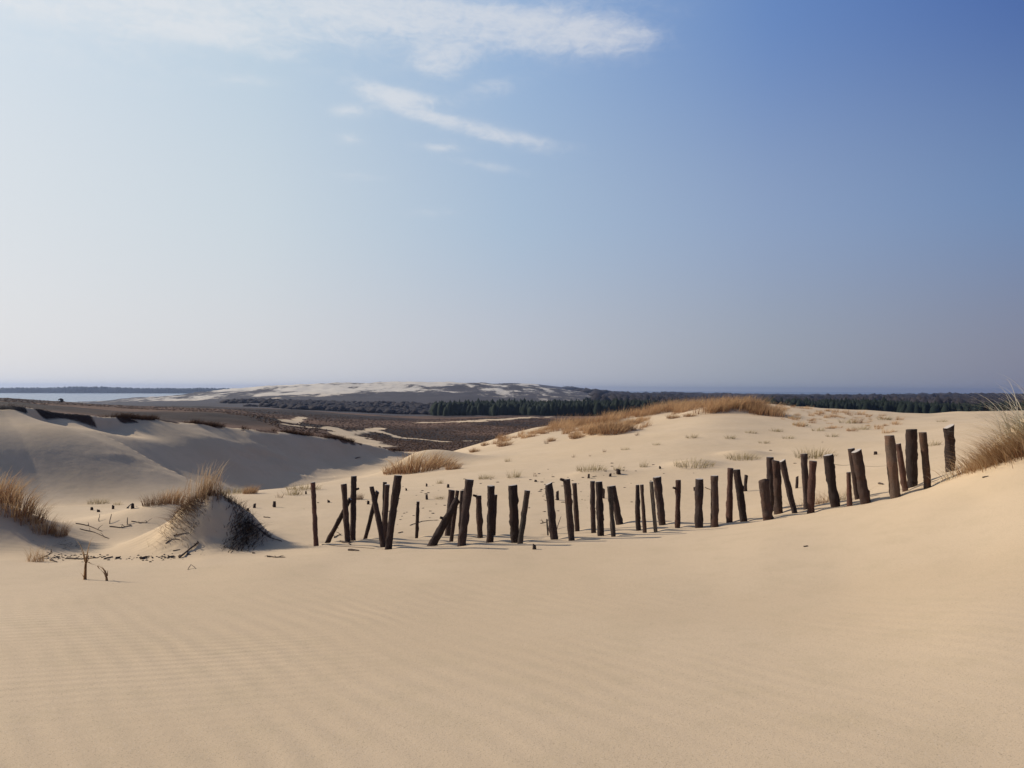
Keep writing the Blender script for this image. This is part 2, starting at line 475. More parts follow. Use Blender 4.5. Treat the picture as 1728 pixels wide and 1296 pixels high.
def ground_hit(px, py, d0=3.0, d1=3000.0):
    """first point where the view line of a pixel meets the ground"""
    d = d0 * (d1 / d0) ** np.linspace(0, 1, 4000)
    v = RIGHT * ((px - 864) / F) + UP * (-(py - 648) / F) + _f
    v = v / v[1]
    x, y, z = v[0] * d, v[1] * d, v[2] * d + EYE
    below = z < height(x, y)
    if below[0]:
        return None
    i = int(np.argmax(below))
    if not below[i]:
        return None
    return np.array([x[i], y[i], float(height(x[i], y[i]))])


def gz(x, y):
    return float(height(np.array([x]), np.array([y]))[0])


def to_px(p):
    v = np.asarray(p, float) - np.array([0, 0, EYE])
    return 864 + F * (v @ RIGHT) / (v @ _f), 648 - F * (v @ UP) / (v @ _f)


# ------------------------------------------------------------------ object helpers
def new_mesh(name, V, Fc, mat=None, smooth=False, attrs=None):
    me = bpy.data.meshes.new(name)
    V = np.asarray(V, np.float32)
    if isinstance(Fc, np.ndarray):
        k = Fc.shape[1]
        me.vertices.add(len(V))
        me.vertices.foreach_set('co', V.ravel())
        me.loops.add(Fc.size)
        me.loops.foreach_set('vertex_index', Fc.ravel().astype(np.int32))
        me.polygons.add(len(Fc))
        me.polygons.foreach_set('loop_start', (np.arange(len(Fc)) * k).astype(np.int32))
        me.update(calc_edges=True)
    else:
        me.from_pydata([tuple(v) for v in V], [], Fc)
    if smooth:
        me.polygons.foreach_set('use_smooth', np.ones(len(me.polygons), bool))
    for an, data in (attrs or {}).items():
        at = me.attributes.new(an, 'FLOAT', 'POINT')
        at.data.foreach_set('value', np.asarray(data, np.float32))
    if mat:
        me.materials.append(mat)
    me.update()
    return me


def add(name, me, loc=(0, 0, 0), parent=None):
    o = bpy.data.objects.new(name, me)
    COL.objects.link(o)
    o.location = loc
    if parent is not None:
        o.parent = parent
    return o


def tag(o, label, cat, group=None):
    o['label'] = label
    o['category'] = cat
    if group:
        o['group'] = group
    return o


def mat(name):
    m = bpy.data.materials.new(name)
    m.use_nodes = True
    t = NT(m.node_tree)
    out = t.n('ShaderNodeOutputMaterial')
    return m, t, out


# ------------------------------------------------------------------ materials
def sand_material():
    m, t, out = mat('sand')
    geo = t.n('ShaderNodeNewGeometry')
    pos = geo.outputs['Position']
    at = {}
    for k in ('veg', 'wood', 'ripple', 'near', 'broad', 'pale'):
        a = t.n('ShaderNodeAttribute', attribute_name=k)
        at[k] = a.outputs['Fac']
    big = t.noise(pos, 0.35, 4, 0.5)
    med = t.noise(pos, 3.0, 4, 0.6)
    s1 = t.mix(t.mapr(big, 0.35, 0.65), (0.498, 0.362, 0.222, 1), (0.528, 0.388, 0.243, 1))
    s1 = t.mix(t.math('MULTIPLY', t.mapr(med, 0.45, 0.7), 0.35), s1, (0.445, 0.333, 0.200, 1))
    # grains: fine speckle, dark and pale, only meaningful close to the eye
    g1 = t.noise(pos, 150.0, 2, 0.8)
    g2 = t.noise(t.mapping(pos, loc=(5, 3, 1)), 95.0, 2, 0.8)
    sp = t.math('MULTIPLY', t.mapr(g1, 0.56, 0.70), t.math('MULTIPLY', at['near'], 0.75))
    s1 = t.mix(sp, s1, (0.15, 0.11, 0.07, 1))
    sp2 = t.math('MULTIPLY', t.mapr(g2, 0.57, 0.70), t.math('MULTIPLY', at['near'], 0.6))
    s1 = t.mix(sp2, s1, (0.56, 0.44, 0.31, 1))
    # the drifting dunes by the lagoon are of whiter sand
    s1 = t.mix(at['pale'], s1, (0.52, 0.45, 0.36, 1))
    # heath: low brown plants between bare sand
    zone = t.mapr(t.noise(pos, 0.014, 3, 0.5), 0.42, 0.58)
    vn = t.math('ADD', t.math('MULTIPLY', t.noise(pos, 0.55, 6, 0.7), 0.6), t.math('MULTIPLY', t.noise(pos, 0.06, 5, 0.6), 0.4))
    cover = t.mapr(t.math('ADD', vn, t.math('MULTIPLY', t.math('SUBTRACT', at['veg'], 0.5), 1.0)), 0.40, 0.66)
    hn = t.noise(pos, 0.9, 5, 0.7)
    heath = t.mix(hn, t.mix(zone, (0.012, 0.007, 0.005, 1), (0.060, 0.031, 0.018, 1)), t.mix(zone, (0.034, 0.019, 0.013, 1), (0.185, 0.100, 0.058, 1)))
    c = t.mix(cover, s1, heath)
    wn = t.noise(pos, 0.05, 6, 0.7)
    woodc = t.mix(wn, (0.030, 0.026, 0.028, 1), (0.085, 0.070, 0.066, 1))
    wcover = t.mapr(t.math('ADD', t.noise(t.mapping(pos, scale=(1.0, 0.45, 1.0)), 0.030, 7, 0.72), t.math('MULTIPLY', t.math('SUBTRACT', at['wood'], 0.5), 0.9)), 0.44, 0.56)
    c = t.mix(wcover, c, woodc)
    b = t.n('ShaderNodeBsdfPrincipled')
    t.l(c, b.inputs['Base Color'])
    b.inputs['Roughness'].default_value = 0.9
    b.inputs['Specular IOR Level'].default_value = 0.15
    # wind ripples
    wv = t.n('ShaderNodeTexWave', wave_type='BANDS', bands_direction='Y', wave_profile='SIN')
    t.l(t.mapping(pos, rot=(0, 0, R(-14))), wv.inputs['Vector'])
    wv.inputs['Scale'].default_value = 2.9
    wv.inputs['Distortion'].default_value = 3.2
    wv.inputs['Detail'].default_value = 2.0
    wv.inputs['Detail Scale'].default_value = 0.35
    rip = t.math('MULTIPLY', wv.outputs['Fac'], at['ripple'])
    rip = t.math('MULTIPLY', rip, t.mapr(t.noise(pos, 0.55, 3, 0.5), 0.30, 0.62, 0.25, 1.0))
    wb = t.n('ShaderNodeTexWave', wave_type='BANDS', bands_direction='X', wave_profile='SIN')
    t.l(t.mapping(pos, rot=(0, 0, R(-38))), wb.inputs['Vector'])
    wb.inputs['Scale'].default_value = 1.75
    wb.inputs['Distortion'].default_value = 5.0
    wb.inputs['Detail'].default_value = 2.0
    wb.inputs['Detail Scale'].default_value = 0.5
    broad = t.math('MULTIPLY', wb.outputs['Fac'], t.math('MULTIPLY', at['broad'], t.mapr(t.noise(pos, 0.8, 3, 0.5), 0.35, 0.65, 0.2, 1.0)))
    hgt = t.math('ADD', t.math('MULTIPLY', rip, 0.0027), t.math('MULTIPLY', broad, 0.0035))
    hgt = t.math('ADD', hgt, t.math('MULTIPLY', t.noise(pos, 30.0, 3, 0.6), t.math('MULTIPLY', at['near'], 0.0016)))
    hgt = t.math('ADD', hgt, t.math('MULTIPLY', g1, t.math('MULTIPLY', at['near'], 0.0008)))
    hgt = t.math('ADD', hgt, t.math('MULTIPLY', t.noise(pos, 1.6, 4, 0.6), t.math('MULTIPLY', t.math('SUBTRACT', 1.0, at['near']), 0.02)))
    hgt = t.math('ADD', hgt, t.math('MULTIPLY', t.math('MULTIPLY', cover, hn), 0.13))
    bp = t.n('ShaderNodeBump')
    bp.inputs['Strength'].default_value = 1.0
    bp.inputs['Distance'].default_value = 1.0
    t.l(hgt, bp.inputs['Height'])
    t.l(bp.outputs[0], b.inputs['Normal'])
    t.l(b.outputs[0], out.inputs[0])
    return m


def grass_material(name, c0, c1, trans=0.35):
    m, t, out = mat(name)
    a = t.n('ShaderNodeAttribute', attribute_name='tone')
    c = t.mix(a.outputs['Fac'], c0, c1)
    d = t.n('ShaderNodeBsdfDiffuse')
    t.l(c, d.inputs[0])
    tr = t.n('ShaderNodeBsdfTranslucent')
    t.l(c, tr.inputs[0])
    mx = t.n('ShaderNodeMixShader')
    mx.inputs[0].default_value = trans
    t.l(d.outputs[0], mx.inputs[1])
    t.l(tr.outputs[0], mx.inputs[2])
    t.l(mx.outputs[0], out.inputs[0])
    return m


def bark_material():
    m, t, out = mat('bark')
    tcx = t.n('ShaderNodeTexCoord')
    oi = t.n('ShaderNodeObjectInfo')
    ob = tcx.outputs['Object']
    add_ = t.n('ShaderNodeVectorMath', operation='ADD')
    t.l(ob, add_.inputs[0])
    cx = t.n('ShaderNodeCombineXYZ')
    t.l(t.math('MULTIPLY', oi.outputs['Random'], 37.0), cx.inputs[2])
    t.l(cx.outputs[0], add_.inputs[1])
    v = add_.outputs[0]
    str_ = t.noise(t.mapping(v, scale=(38, 38, 5)), 1.0, 6, 0.65, 0.4)
    plate = t.n('ShaderNodeTexVoronoi', feature='DISTANCE_TO_EDGE')
    t.l(t.mapping(v, scale=(26, 26, 8)), plate.inputs['Vector'])
    crack = t.mapr(plate.outputs['Distance'], 0.0, 0.18)
    patch = t.noise(v, 5.0, 4, 0.6)
    c = t.mix(str_, (0.32, 0.30, 0.30, 1), (1.3, 1.25, 1.2, 1))
    c = t.mix(t.mapr(patch, 0.45, 0.7), c, (1.25, 1.05, 0.95, 1), 'MULTIPLY')
    c = t.mix(t.math('MULTIPLY', t.math('SUBTRACT', 1.0, crack), 0.6), c, (0.25, 0.22, 0.22, 1))
    c = t.mix(1.0, c, oi.outputs['Color'], 'MULTIPLY')
    b = t.n('ShaderNodeBsdfPrincipled')
    t.l(c, b.inputs['Base Color'])
    b.inputs['Roughness'].default_value = 0.92
    b.inputs['Specular IOR Level'].default_value = 0.12
    bp = t.n('ShaderNodeBump')
    bp.inputs['Strength'].default_value = 0.9
    bp.inputs['Distance'].default_value = 0.012
    t.l(t.math('ADD', t.math('MULTIPLY', str_, 0.7), t.math('MULTIPLY', crack, 0.5)), bp.inputs['Height'])
    t.l(bp.outputs[0], b.inputs['Normal'])
    t.l(b.outputs[0], out.inputs[0])
    return m


def cut_material():
    m, t, out = mat('cut_wood')
    tcx = t.n('ShaderNodeTexCoord')
    w = t.n('ShaderNodeTexWave', wave_type='RINGS', rings_direction='Z')
    t.l(tcx.outputs['Object'], w.inputs['Vector'])
    w.inputs['Scale'].default_value = 30
    w.inputs['Distortion'].default_value = 2.0
    c = t.mix(w.outputs['Fac'], (0.34, 0.27, 0.21, 1), (0.56, 0.49, 0.41, 1))
    c = t.mix(t.math('MULTIPLY', t.noise(tcx.outputs['Object'], 18, 4, 0.6), 0.7), c, (0.24, 0.20, 0.17, 1))
    b = t.n('ShaderNodeBsdfPrincipled')
    t.l(c, b.inputs['Base Color'])
    b.inputs['Roughness'].default_value = 0.85
    t.l(b.outputs[0], out.inputs[0])
    return m


def tone_material(name, c0, c1, rough=0.95):
    m, t, out = mat(name)
    a = t.n('ShaderNodeAttribute', attribute_name='tone')
    geo = t.n('ShaderNodeNewGeometry')
    n = t.noise(geo.outputs['Position'], 0.8, 4, 0.7)
    f = t.math('ADD', t.math('MULTIPLY', a.outputs['Fac'], 0.7), t.math('MULTIPLY', n, 0.3))
    c = t.mix(f, c0, c1)
    b = t.n('ShaderNodeBsdfPrincipled')
    t.l(c, b.inputs['Base Color'])
    b.inputs['Roughness'].default_value = rough
    b.inputs['Specular IOR Level'].default_value = 0.1
    t.l(b.outputs[0], out.inputs[0])
    return m


M_SAND = sand_material()
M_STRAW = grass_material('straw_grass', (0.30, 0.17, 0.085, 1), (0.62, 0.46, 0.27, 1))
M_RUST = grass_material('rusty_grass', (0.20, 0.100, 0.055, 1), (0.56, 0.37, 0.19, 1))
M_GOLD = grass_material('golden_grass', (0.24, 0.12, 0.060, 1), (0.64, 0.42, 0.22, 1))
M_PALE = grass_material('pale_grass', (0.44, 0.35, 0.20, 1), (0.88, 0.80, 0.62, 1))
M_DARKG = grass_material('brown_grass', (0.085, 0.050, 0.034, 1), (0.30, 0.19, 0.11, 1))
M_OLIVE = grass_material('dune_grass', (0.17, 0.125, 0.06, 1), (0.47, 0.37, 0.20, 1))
M_BARK = bark_material()
M_CUT = cut_material()
M_TWIG = tone_material('dry_twig', (0.030, 0.022, 0.018, 1), (0.14, 0.10, 0.075, 1))
M_PINE = tone_material('pine_foliage', (0.008, 0.012, 0.009, 1), (0.026, 0.032, 0.020, 1))
M_WOOD = tone_material('bare_woodland', (0.020, 0.017, 0.019, 1), (0.060, 0.048, 0.044, 1))
M_HEATH = tone_material('heath_shrub', (0.036, 0.019, 0.012, 1), (0.140, 0.078, 0.045, 1))

# ------------------------------------------------------------------ ground sheet
az_in = np.linspace(R(-37), R(37), 600)
k = 46
side = R(37) + (math.pi - R(37)) * (np.linspace(0, 1, k + 1)[1:] ** 1.3)
AZ = np.concatenate([-side[::-1][1:], az_in, side])          # -pi and pi are one column
NA = len(AZ)
lr = [math.log(0.5)]
while lr[-1] < math.log(9000):
    r_ = math.exp(lr[-1])
    step = 0.03 if r_ < 2.5 else 0.0105 if r_ < 8 else 0.0062 if r_ < 75 else 0.0105 if r_ < 1800 else 0.03
    lr.append(lr[-1] + step)
RR = np.exp(np.array(lr))
A2, R2 = np.meshgrid(AZ, RR)
X2, Y2 = np.sin(A2) * R2, np.cos(A2) * R2
Z2 = height(X2.ravel(), Y2.ravel()).reshape(X2.shape)

# cover masks
PXc = 864 + F * np.tan(np.clip(A2, -1.2, 1.2))
LR2 = np.log(R2)
n_big = fbm(X2 / 45, Y2 / 45, 41, 4)
veg = np.zeros(X2.shape)
crest_r = np.interp(PXc, [-600, 0, 200, 400, 560, 690, 760, 850, 1000, 1200, 1430, 1600, 2300], [30, 32, 39, 48, 56, 66, 66, 58, 60, 62, 66, 66, 68])
behind = sstep(1.0, 1.18, Y2 / crest_r)
veg = behind * 0.92
hz_, sd_, ww_, tt_ = dune(X2.ravel(), Y2.ravel())
sd_ = sd_.reshape(X2.shape)
tt_ = tt_.reshape(X2.shape)
strip = (sd_ < -0.3) & (sd_ > -60) & (R2 > 24) & (A2 < -0.12)
veg = np.where(strip & (tt_ < 12), np.maximum(veg, 0.25 + 0.6 * sstep(-2, -14, sd_)), veg)
lipm = np.exp(-((sd_ - 0.15) / 0.35) ** 2) * sstep(-0.25, 0.35, fbm(X2 / 1.3, Y2 / 1.3, 44, 3)) * (R2 > 24)
veg = np.maximum(veg, lipm * 0.95)
# sandy clearings in the valley
veg = veg - 0.22 * sstep(0.35, 0.75, fbm(X2 / 30, Y2 / 60, 46, 4)) * (R2 > 90) * (R2 < 420)


def band(px0, py0, px1, py1, wid, amt, d0=70):
    """sandy path across the valley floor between two photo points"""
    global veg
    wid, amt = wid * 0.55, amt * 0.8
    a, b = ground_hit(px0, py0, d0), ground_hit(px1, py1, d0)
    if a is None or b is None:
        return
    ex, ey = b[0] - a[0], b[1] - a[1]
    L2 = ex * ex + ey * ey + 1e-9
    t = np.clip(((X2 - a[0]) * ex + (Y2 - a[1]) * ey) / L2, 0, 1)
    d = np.hypot(X2 - a[0] - t * ex, Y2 - a[1] - t * ey) + 0.9 * wid * fbm(X2 / 5, Y2 / 5, 47, 4)
    veg = veg - amt * (1 - sstep(wid * 0.2, wid * 1.9, d))


for q in [(566, 722, 590, 736, 3.5, 0.9), (590, 736, 632, 752, 5, 0.9), (600, 732, 640, 722, 3, 0.7), (640, 727, 672, 738, 2, 0.8), (672, 738, 712, 741, 2, 0.8),
          (712, 741, 760, 745, 1.6, 0.85), (760, 745, 800, 744, 1.8, 0.7), (720, 713, 790, 711, 8, 0.8), (790, 711, 850, 708, 7, 0.9), (850, 708, 930, 703, 5, 0.7), (488, 712, 510, 704, 3, 0.8), (480, 716, 566, 722, 1.6, 0.7)]:
    band(*q)
wood = sstep(390, 470, R2) * 0.95 * (1 - sstep(720, 1000, R2) * 0.42)
lake_dunes = sstep(820, 1080, R2 + 170 * n_big) * (1 - sstep(1700, 2100, R2))
pxn = PXc + 40 * n_big
bright = np.exp(-((pxn - 590) / 210) ** 2)
wood = wood - lake_dunes * (0.15 * bright - 0.03 - 0.10 * np.exp(-((PXc - 740) / 120) ** 2) * sstep(0.0, 0.4, fbm(X2 / 35, Y2 / 70, 49, 3)) + 0.26 * sstep(-0.1, 0.5, fbm(X2 / 120, Y2 / 300, 48, 4)))
wood = wood + 0.5 * sstep(960, 1080, PXc) * sstep(500, 800, R2)
wood = np.where(R2 > 2300, 0.95, wood)
wood = wood - 0.62 * sstep(2500, 2700, R2) * np.exp(-((PXc + 12 * n_big - 892) / 36) ** 2)
veg = np.where(R2 > 600, veg * (1 - sstep(600, 900, R2) * 0.75), veg)
for cx_, cy_, wx_, wy_, am_ in ((528, 690, 30, 26, .5), (640, 760, 60, 40, .25), (470, 830, 45, 30, .3), (700, 700, 30, 22, .3), (300, 900, 60, 60, .3), (930, 620, 20, 18, .25)):
    wood = wood - am_ * np.exp(-((PXc + 30 * n_big - cx_) / wx_) ** 2 - ((R2 - cy_) / wy_) ** 2)
ripple = sstep(3.4, 5.5, R2) * (1 - sstep(12.5, 16, R2))
lefty = 0.03 + 0.97 * (1 - sstep(-0.38, -0.02, A2))
ripple = ripple * lefty
near = 1 - sstep(9, 15, R2)
broadm = (1 - sstep(5.5, 9.5, R2)) * (0.45 + 0.55 * (1 - sstep(-0.35, 0.25, A2)))
palem = sstep(700, 1000, R2)


def ring(i0, i1):
    sl = slice(i0, i1 + 1)
    n = i1 - i0 + 1
    V = np.stack([X2[sl].ravel(), Y2[sl].ravel(), Z2[sl].ravel()], 1)
    ii, jj = np.meshgrid(np.arange(n - 1), np.arange(NA), indexing='ij')
    j2 = (jj + 1) % NA
    Fq = np.stack([ii * NA + jj, ii * NA + j2, (ii + 1) * NA + j2, (ii + 1) * NA + jj], -1).reshape(-1, 4)
    Fq = Fq[:, ::-1]
    at = {'veg': np.clip(veg[sl], 0, 1).ravel(), 'wood': np.clip(wood[sl], 0, 1).ravel(), 'ripple': ripple[sl].ravel(), 'near': near[sl].ravel(), 'broad': broadm[sl].ravel(), 'pale': palem[sl].ravel()}
    return V, Fq, at


i_a = int(np.searchsorted(RR, 92))
i_b = int(np.searchsorted(RR, 820))
V, Fq, at = ring(0, i_a)
c0 = len(V)
V = np.concatenate([V, [[0, 0, Z2[0].mean()]]])
me = new_mesh('sand_ground', V, Fq, M_SAND, True, {k_: np.append(v_, v_[0]) for k_, v_ in at.items()})
sand_ground = add('sand_ground', me)
sand_ground['kind'] = 'structure'
sand_ground['label'] = 'pale wind-rippled dune sand around the fence and the dunes behind it'
for nm, i0, i1, lb in (('valley_ground', i_a, i_b, 'brown heath valley with sandy paths beyond the dunes'), ('distant_hills', i_b, len(RR) - 1, 'far sandy and wooded hills along the lagoon')):
    V, Fq, at = ring(i0, i1)
    o = add(nm, new_mesh(nm, V, Fq, M_SAND, True, at))
    o['kind'] = 'structure'
    o['label'] = lb

# ------------------------------------------------------------------ water
mw, t, out = mat('lagoon_water')
geo = t.n('ShaderNodeNewGeometry')
b = t.n('ShaderNodeBsdfPrincipled')
b.inputs['Base Color'].default_value = (0.10, 0.14, 0.18, 1)
b.inputs['Roughness'].default_value = 0.22
b.inputs['IOR'].default_value = 1.33
bp = t.n('ShaderNodeBump')
bp.inputs['Strength'].default_value = 0.5
bp.inputs['Distance'].default_value = 0.5
t.l(t.noise(t.mapping(geo.outputs['Position'], scale=(0.05, 0.3, 1)), 1.0, 5, 0.6), bp.inputs['Height'])
t.l(bp.outputs[0], b.inputs['Normal'])
t.l(b.outputs[0], out.inputs[0])
nseg = 96
ww = [(0, 0, 0)] + [(26000 * math.sin(2 * math.pi * i / nseg), 26000 * math.cos(2 * math.pi * i / nseg), 0) for i in range(nseg)]
wf = [(0, 1 + (i + 1) % nseg, 1 + i) for i in range(nseg)]
o = add('water', new_mesh('water', ww, wf, mw))
o['kind'] = 'structure'
o['label'] = 'calm pale lagoon water'


# ------------------------------------------------------------------ clumps for forests and shrubs
def clumps(centres, rx, rz, tone, sides=6, cone=0.0, jit=0.25):
    """low crowns with uneven outline: rings of `sides` points at three levels plus a tip; centres at ground level"""
    n = len(centres)
    lev = [(0.0, 0.75), (0.35, 1.0), (0.72, 0.62 - 0.25 * cone)]
    ang = np.linspace(0, 2 * math.pi, sides, endpoint=False)
    V = []
    off = RNG.uniform(0, 6.28, n)
    for lz, lr_ in lev:
        rad = rx[:, None] * lr_ * (1 + RNG.uniform(-jit, jit, (n, sides)))
        a = ang[None, :] + off[:, None]
        V.append(np.stack([centres[:, 0:1] + rad * np.cos(a), centres[:, 1:2] + rad * np.sin(a), centres[:, 2:3] + rz[:, None] * (lz + RNG.uniform(-0.06, 0.06, (n, sides)) - (0.12 if lz == 0 else 0))], -1))
    tip = np.stack([centres[:, 0] + rx * RNG.uniform(-0.25, 0.25, n), centres[:, 1] + rx * RNG.uniform(-0.25, 0.25, n), centres[:, 2] + rz * RNG.uniform(0.9, 1.15, n)], -1)[:, None, :]
    V = np.concatenate(V + [tip], 1)                       # n, 3*sides+1, 3
    m_ = V.shape[1]
    f = []
    for l in range(2):
        for i in range(sides):
            j = (i + 1) % sides
            a_, b_, c_, d_ = l * sides + i, l * sides + j, (l + 1) * sides + j, (l + 1) * sides + i
            f += [(a_, b_, c_), (a_, c_, d_)]
    for i in range(sides):
        f.append((2 * sides + i, 2 * sides + (i + 1) % sides, 3 * sides))
    f = np.array(f)
    Fc = (f[None] + (np.arange(n) * m_)[:, None, None]).reshape(-1, 3)
    tn = np.repeat(tone, m_) + RNG.uniform(-0.2, 0.2, n * m_)
    return V.reshape(-1, 3), Fc, np.clip(tn, 0, 1)


def scatter(px0, px1, r0, r1, dens, maxn=None):
    """ring-wise scattering whose spacing grows with distance; dens = points per radian at the spacing r/dens"""
    out_ = []
    r = r0
    a0, a1 = math.atan((px0 - 864) / F), math.atan((px1 - 864) / F)
    while r < r1:
        s = r / dens
        n = max(1, int((a1 - a0) * r / s))
        aa = a0 + (a1 - a0) * (np.arange(n) + RNG.uniform(-0.5, 0.5, n)) / n
        rr = r + s * RNG.uniform(-0.5, 0.5, n)
        out_.append(np.stack([np.sin(aa) * rr, np.cos(aa) * rr, np.full(n, s)], 1))
        r += s * 0.95
    return np.concatenate(out_)


def forest(name, pts_, h0, h1, wmul, material, tone0, cone, label, sides=6):
    z = height(pts_[:, 0], pts_[:, 1])
    ok = z > 0.4
    pts_, z = pts_[ok], z[ok]
    n = len(pts_)
    hh = RNG.uniform(h0, h1, n) * (0.85 + 0.35 * fbm(pts_[:, 0] / 60, pts_[:, 1] / 60, 51, 3))
    rx = np.maximum(pts_[:, 2] * wmul, hh * 0.16) * RNG.uniform(0.75, 1.25, n)
    tone = np.clip(tone0 + 0.45 * fbm(pts_[:, 0] / 90, pts_[:, 1] / 90, 52, 3) + RNG.uniform(-0.2, 0.2, n), 0, 1)
    V, Fc, tn = clumps(np.stack([pts_[:, 0], pts_[:, 1], z], 1), rx, hh, tone, sides, cone)
    o = add(name, new_mesh(name, V, Fc, material, False, {'tone': tn}))
    o['kind'] = 'stuff'
    o['label'] = label
    return o


p1 = scatter(735, 2350, 440, 600, 165)
p1 = p1[(np.hypot(p1[:, 0], p1[:, 1]) > 440 + 30 * fbm(p1[:, 0] / 50, p1[:, 1] / 50, 53, 3)) & ~((864 + F * p1[:, 0] / p1[:, 1] < 860) & (RNG.uniform(0, 1, len(p1)) < 0.25))]
forest('pine_forest', p1, 7.5, 10.5, 0.95, M_PINE, 0.35, 0.15, 'dark green pine forest on the plain behind the dunes')
p2 = scatter(890, 2350, 640, 3300, 75)
_q = 864 + F * p2[:, 0] / p2[:, 1]
p2 = p2[RNG.uniform(0, 1, len(p2)) < sstep(940, 1060, _q - 60 * (np.hypot(p2[:, 0], p2[:, 1]) < 1700) + 60 * fbm(p2[:, 0] / 120, p2[:, 1] / 120, 59, 3))]
forest('distant_forest', p2, 9, 13, 0.75, M_WOOD, 0.15, 0.2, 'dark mixed forest stretching to the horizon on the right', 5)
p3 = scatter(380, 800, 480, 740, 150)
q3 = 864 + F * p3[:, 0] / p3[:, 1]
p3 = p3[fbm(p3[:, 0] / 70, p3[:, 1] / 50, 55, 3) + 0.45 * np.exp(-((q3 - 580) / 110) ** 2) > 0.12]
forest('bare_woodland', p3, 1.5, 4.0, 0.9, M_WOOD, 0.45, 0.0, 'leafless grey brown woodland below the pale far dunes', 6)
# wooded far shore across the lagoon
pf = []
for rr_ in (3750, 3830, 3920, 4020):
    a0, a1 = math.atan((-900 - 864) / F), math.atan((640 - 864) / F)
    n = 420
    aa = a0 + (a1 - a0) * (np.arange(n) + RNG.uniform(-0.5, 0.5, n)) / n
    pf.append(np.stack([np.sin(aa) * rr_ * 1.0, np.cos(aa) * rr_, np.full(n, 12.0), aa], 1))
pf = np.concatenate(pf)
hb = 24 + 5.0 * fbm(pf[:, 3] * 14, pf[:, 1] * 0 + 1, 57, 4) - 7 * sstep(-0.50, -0.62, pf[:, 3])
V, Fc, tn = clumps(np.stack([pf[:, 0], pf[:, 1], np.full(len(pf), -0.5)], 1), RNG.uniform(14, 24, len(pf)), hb * RNG.uniform(0.92, 1.12, len(pf)), np.full(len(pf), 0.3), 6, 0.0, 0.2)
o = add('far_shore_forest', new_mesh('far_shore_forest', V, Fc, M_PINE, False, {'tone': tn}))
o['kind'] = 'stuff'
o['label'] = 'wooded far shore across the lagoon, blue with distance'
# heath shrubs in the valley
ph = scatter(-150, 960, 84, 330, 190)
qx = 864 + F * ph[:, 0] / ph[:, 1]
vv = table  # noqa
iv = np.clip(np.searchsorted(RR, np.hypot(ph[:, 0], ph[:, 1])), 0, len(RR) - 1)
ia = np.clip(np.searchsorted(AZ, np.arctan2(ph[:, 0], ph[:, 1])), 0, NA - 1)
ph = ph[(np.hypot(ph[:, 0], ph[:, 1]) > np.interp(864 + F * ph[:, 0] / ph[:, 1], [300, 560], [170, 84])) & (veg[iv, ia] > 0.72 + 0.25 * RNG.uniform(-1, 1, len(ph)))]
z = height(ph[:, 0], ph[:, 1])
V, Fc, tn = clumps(np.stack([ph[:, 0], ph[:, 1], z - 0.03], 1), np.clip(ph[:, 2] * RNG.uniform(0.15, 0.40, len(ph)), 0.12, 0.55), RNG.uniform(0.05, 0.17, len(ph)), RNG.uniform(0.0, 0.7, len(ph)), 5, 0.0, 0.35)
o = add('heath_shrubs', new_mesh('heath_shrubs', V, Fc, M_HEATH, False, {'tone': tn}))
o['kind'] = 'stuff'
o['label'] = 'low brown heath plants covering the valley floor'


# ------------------------------------------------------------------ grass blades
def blades(base, tipvec, width, seg=4, droop=0.25, tone=None):
    """base n x 3, tip offsets n x 3, widths n: curved tapering strips that stand on their bases"""
    n = len(base)
    length = np.linalg.norm(tipvec, axis=1)
    side = np.stack([RNG.normal(0, 1, n), RNG.normal(0, 1, n), np.zeros(n)], 1)
    side /= np.linalg.norm(side, axis=1)[:, None] + 1e-9
    V = []
    for s in range(seg + 1):
        t = s / seg
        hor = tipvec * np.array([1, 1, 0])
        c = base + hor * (0.35 * t + 0.65 * t * t) + np.stack([np.zeros(n), np.zeros(n), tipvec[:, 2] * (t * (1 + droop) - droop * t * t)], 1)
        w = width[:, None] * (1 - 0.85 * t)
        V.append(c - side * w * 0.5)
        V.append(c + side * w * 0.5)
    V = np.stack(V, 1)
    m_ = V.shape[1]
    f = []
    for s in range(seg):
        a = s * 2
        f += [(a, a + 1, a + 3, a + 2)]
    Fc = (np.array(f)[None] + (np.arange(n) * m_)[:, None, None]).reshape(-1, 4)
    if tone is None:
        tone = RNG.uniform(0, 1, n)
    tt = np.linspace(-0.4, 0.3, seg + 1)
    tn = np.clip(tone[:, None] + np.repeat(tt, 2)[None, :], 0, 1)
    return V.reshape(-1, 3), Fc, tn.ravel()


def tuft_data(n, rad, h, wind=(0.35, 0.0), spread=0.45, width=0.007, seg=4, droop=0.3, flat=1.0):
    a = RNG.uniform(0, 2 * math.pi, n)
    q = np.sqrt(RNG.uniform(0, 1, n)) * rad
    base = np.stack([q * np.cos(a), q * np.sin(a) * flat, np.full(n, -0.02)], 1)
    hh = h * RNG.uniform(0.45, 1.05, n) * (1 - 0.35 * (q / rad) ** 2)
    lean = np.stack([np.cos(a) * q / rad, np.sin(a) * q / rad], 1) * spread + RNG.normal(0, 0.22, (n, 2)) + np.array(wind)
    tip = np.concatenate([lean * hh[:, None], hh[:, None]], 1)
    return blades(base, tip, np.full(n, width) * RNG.uniform(0.6, 1.3, n), seg, droop)


TEMPL = {}


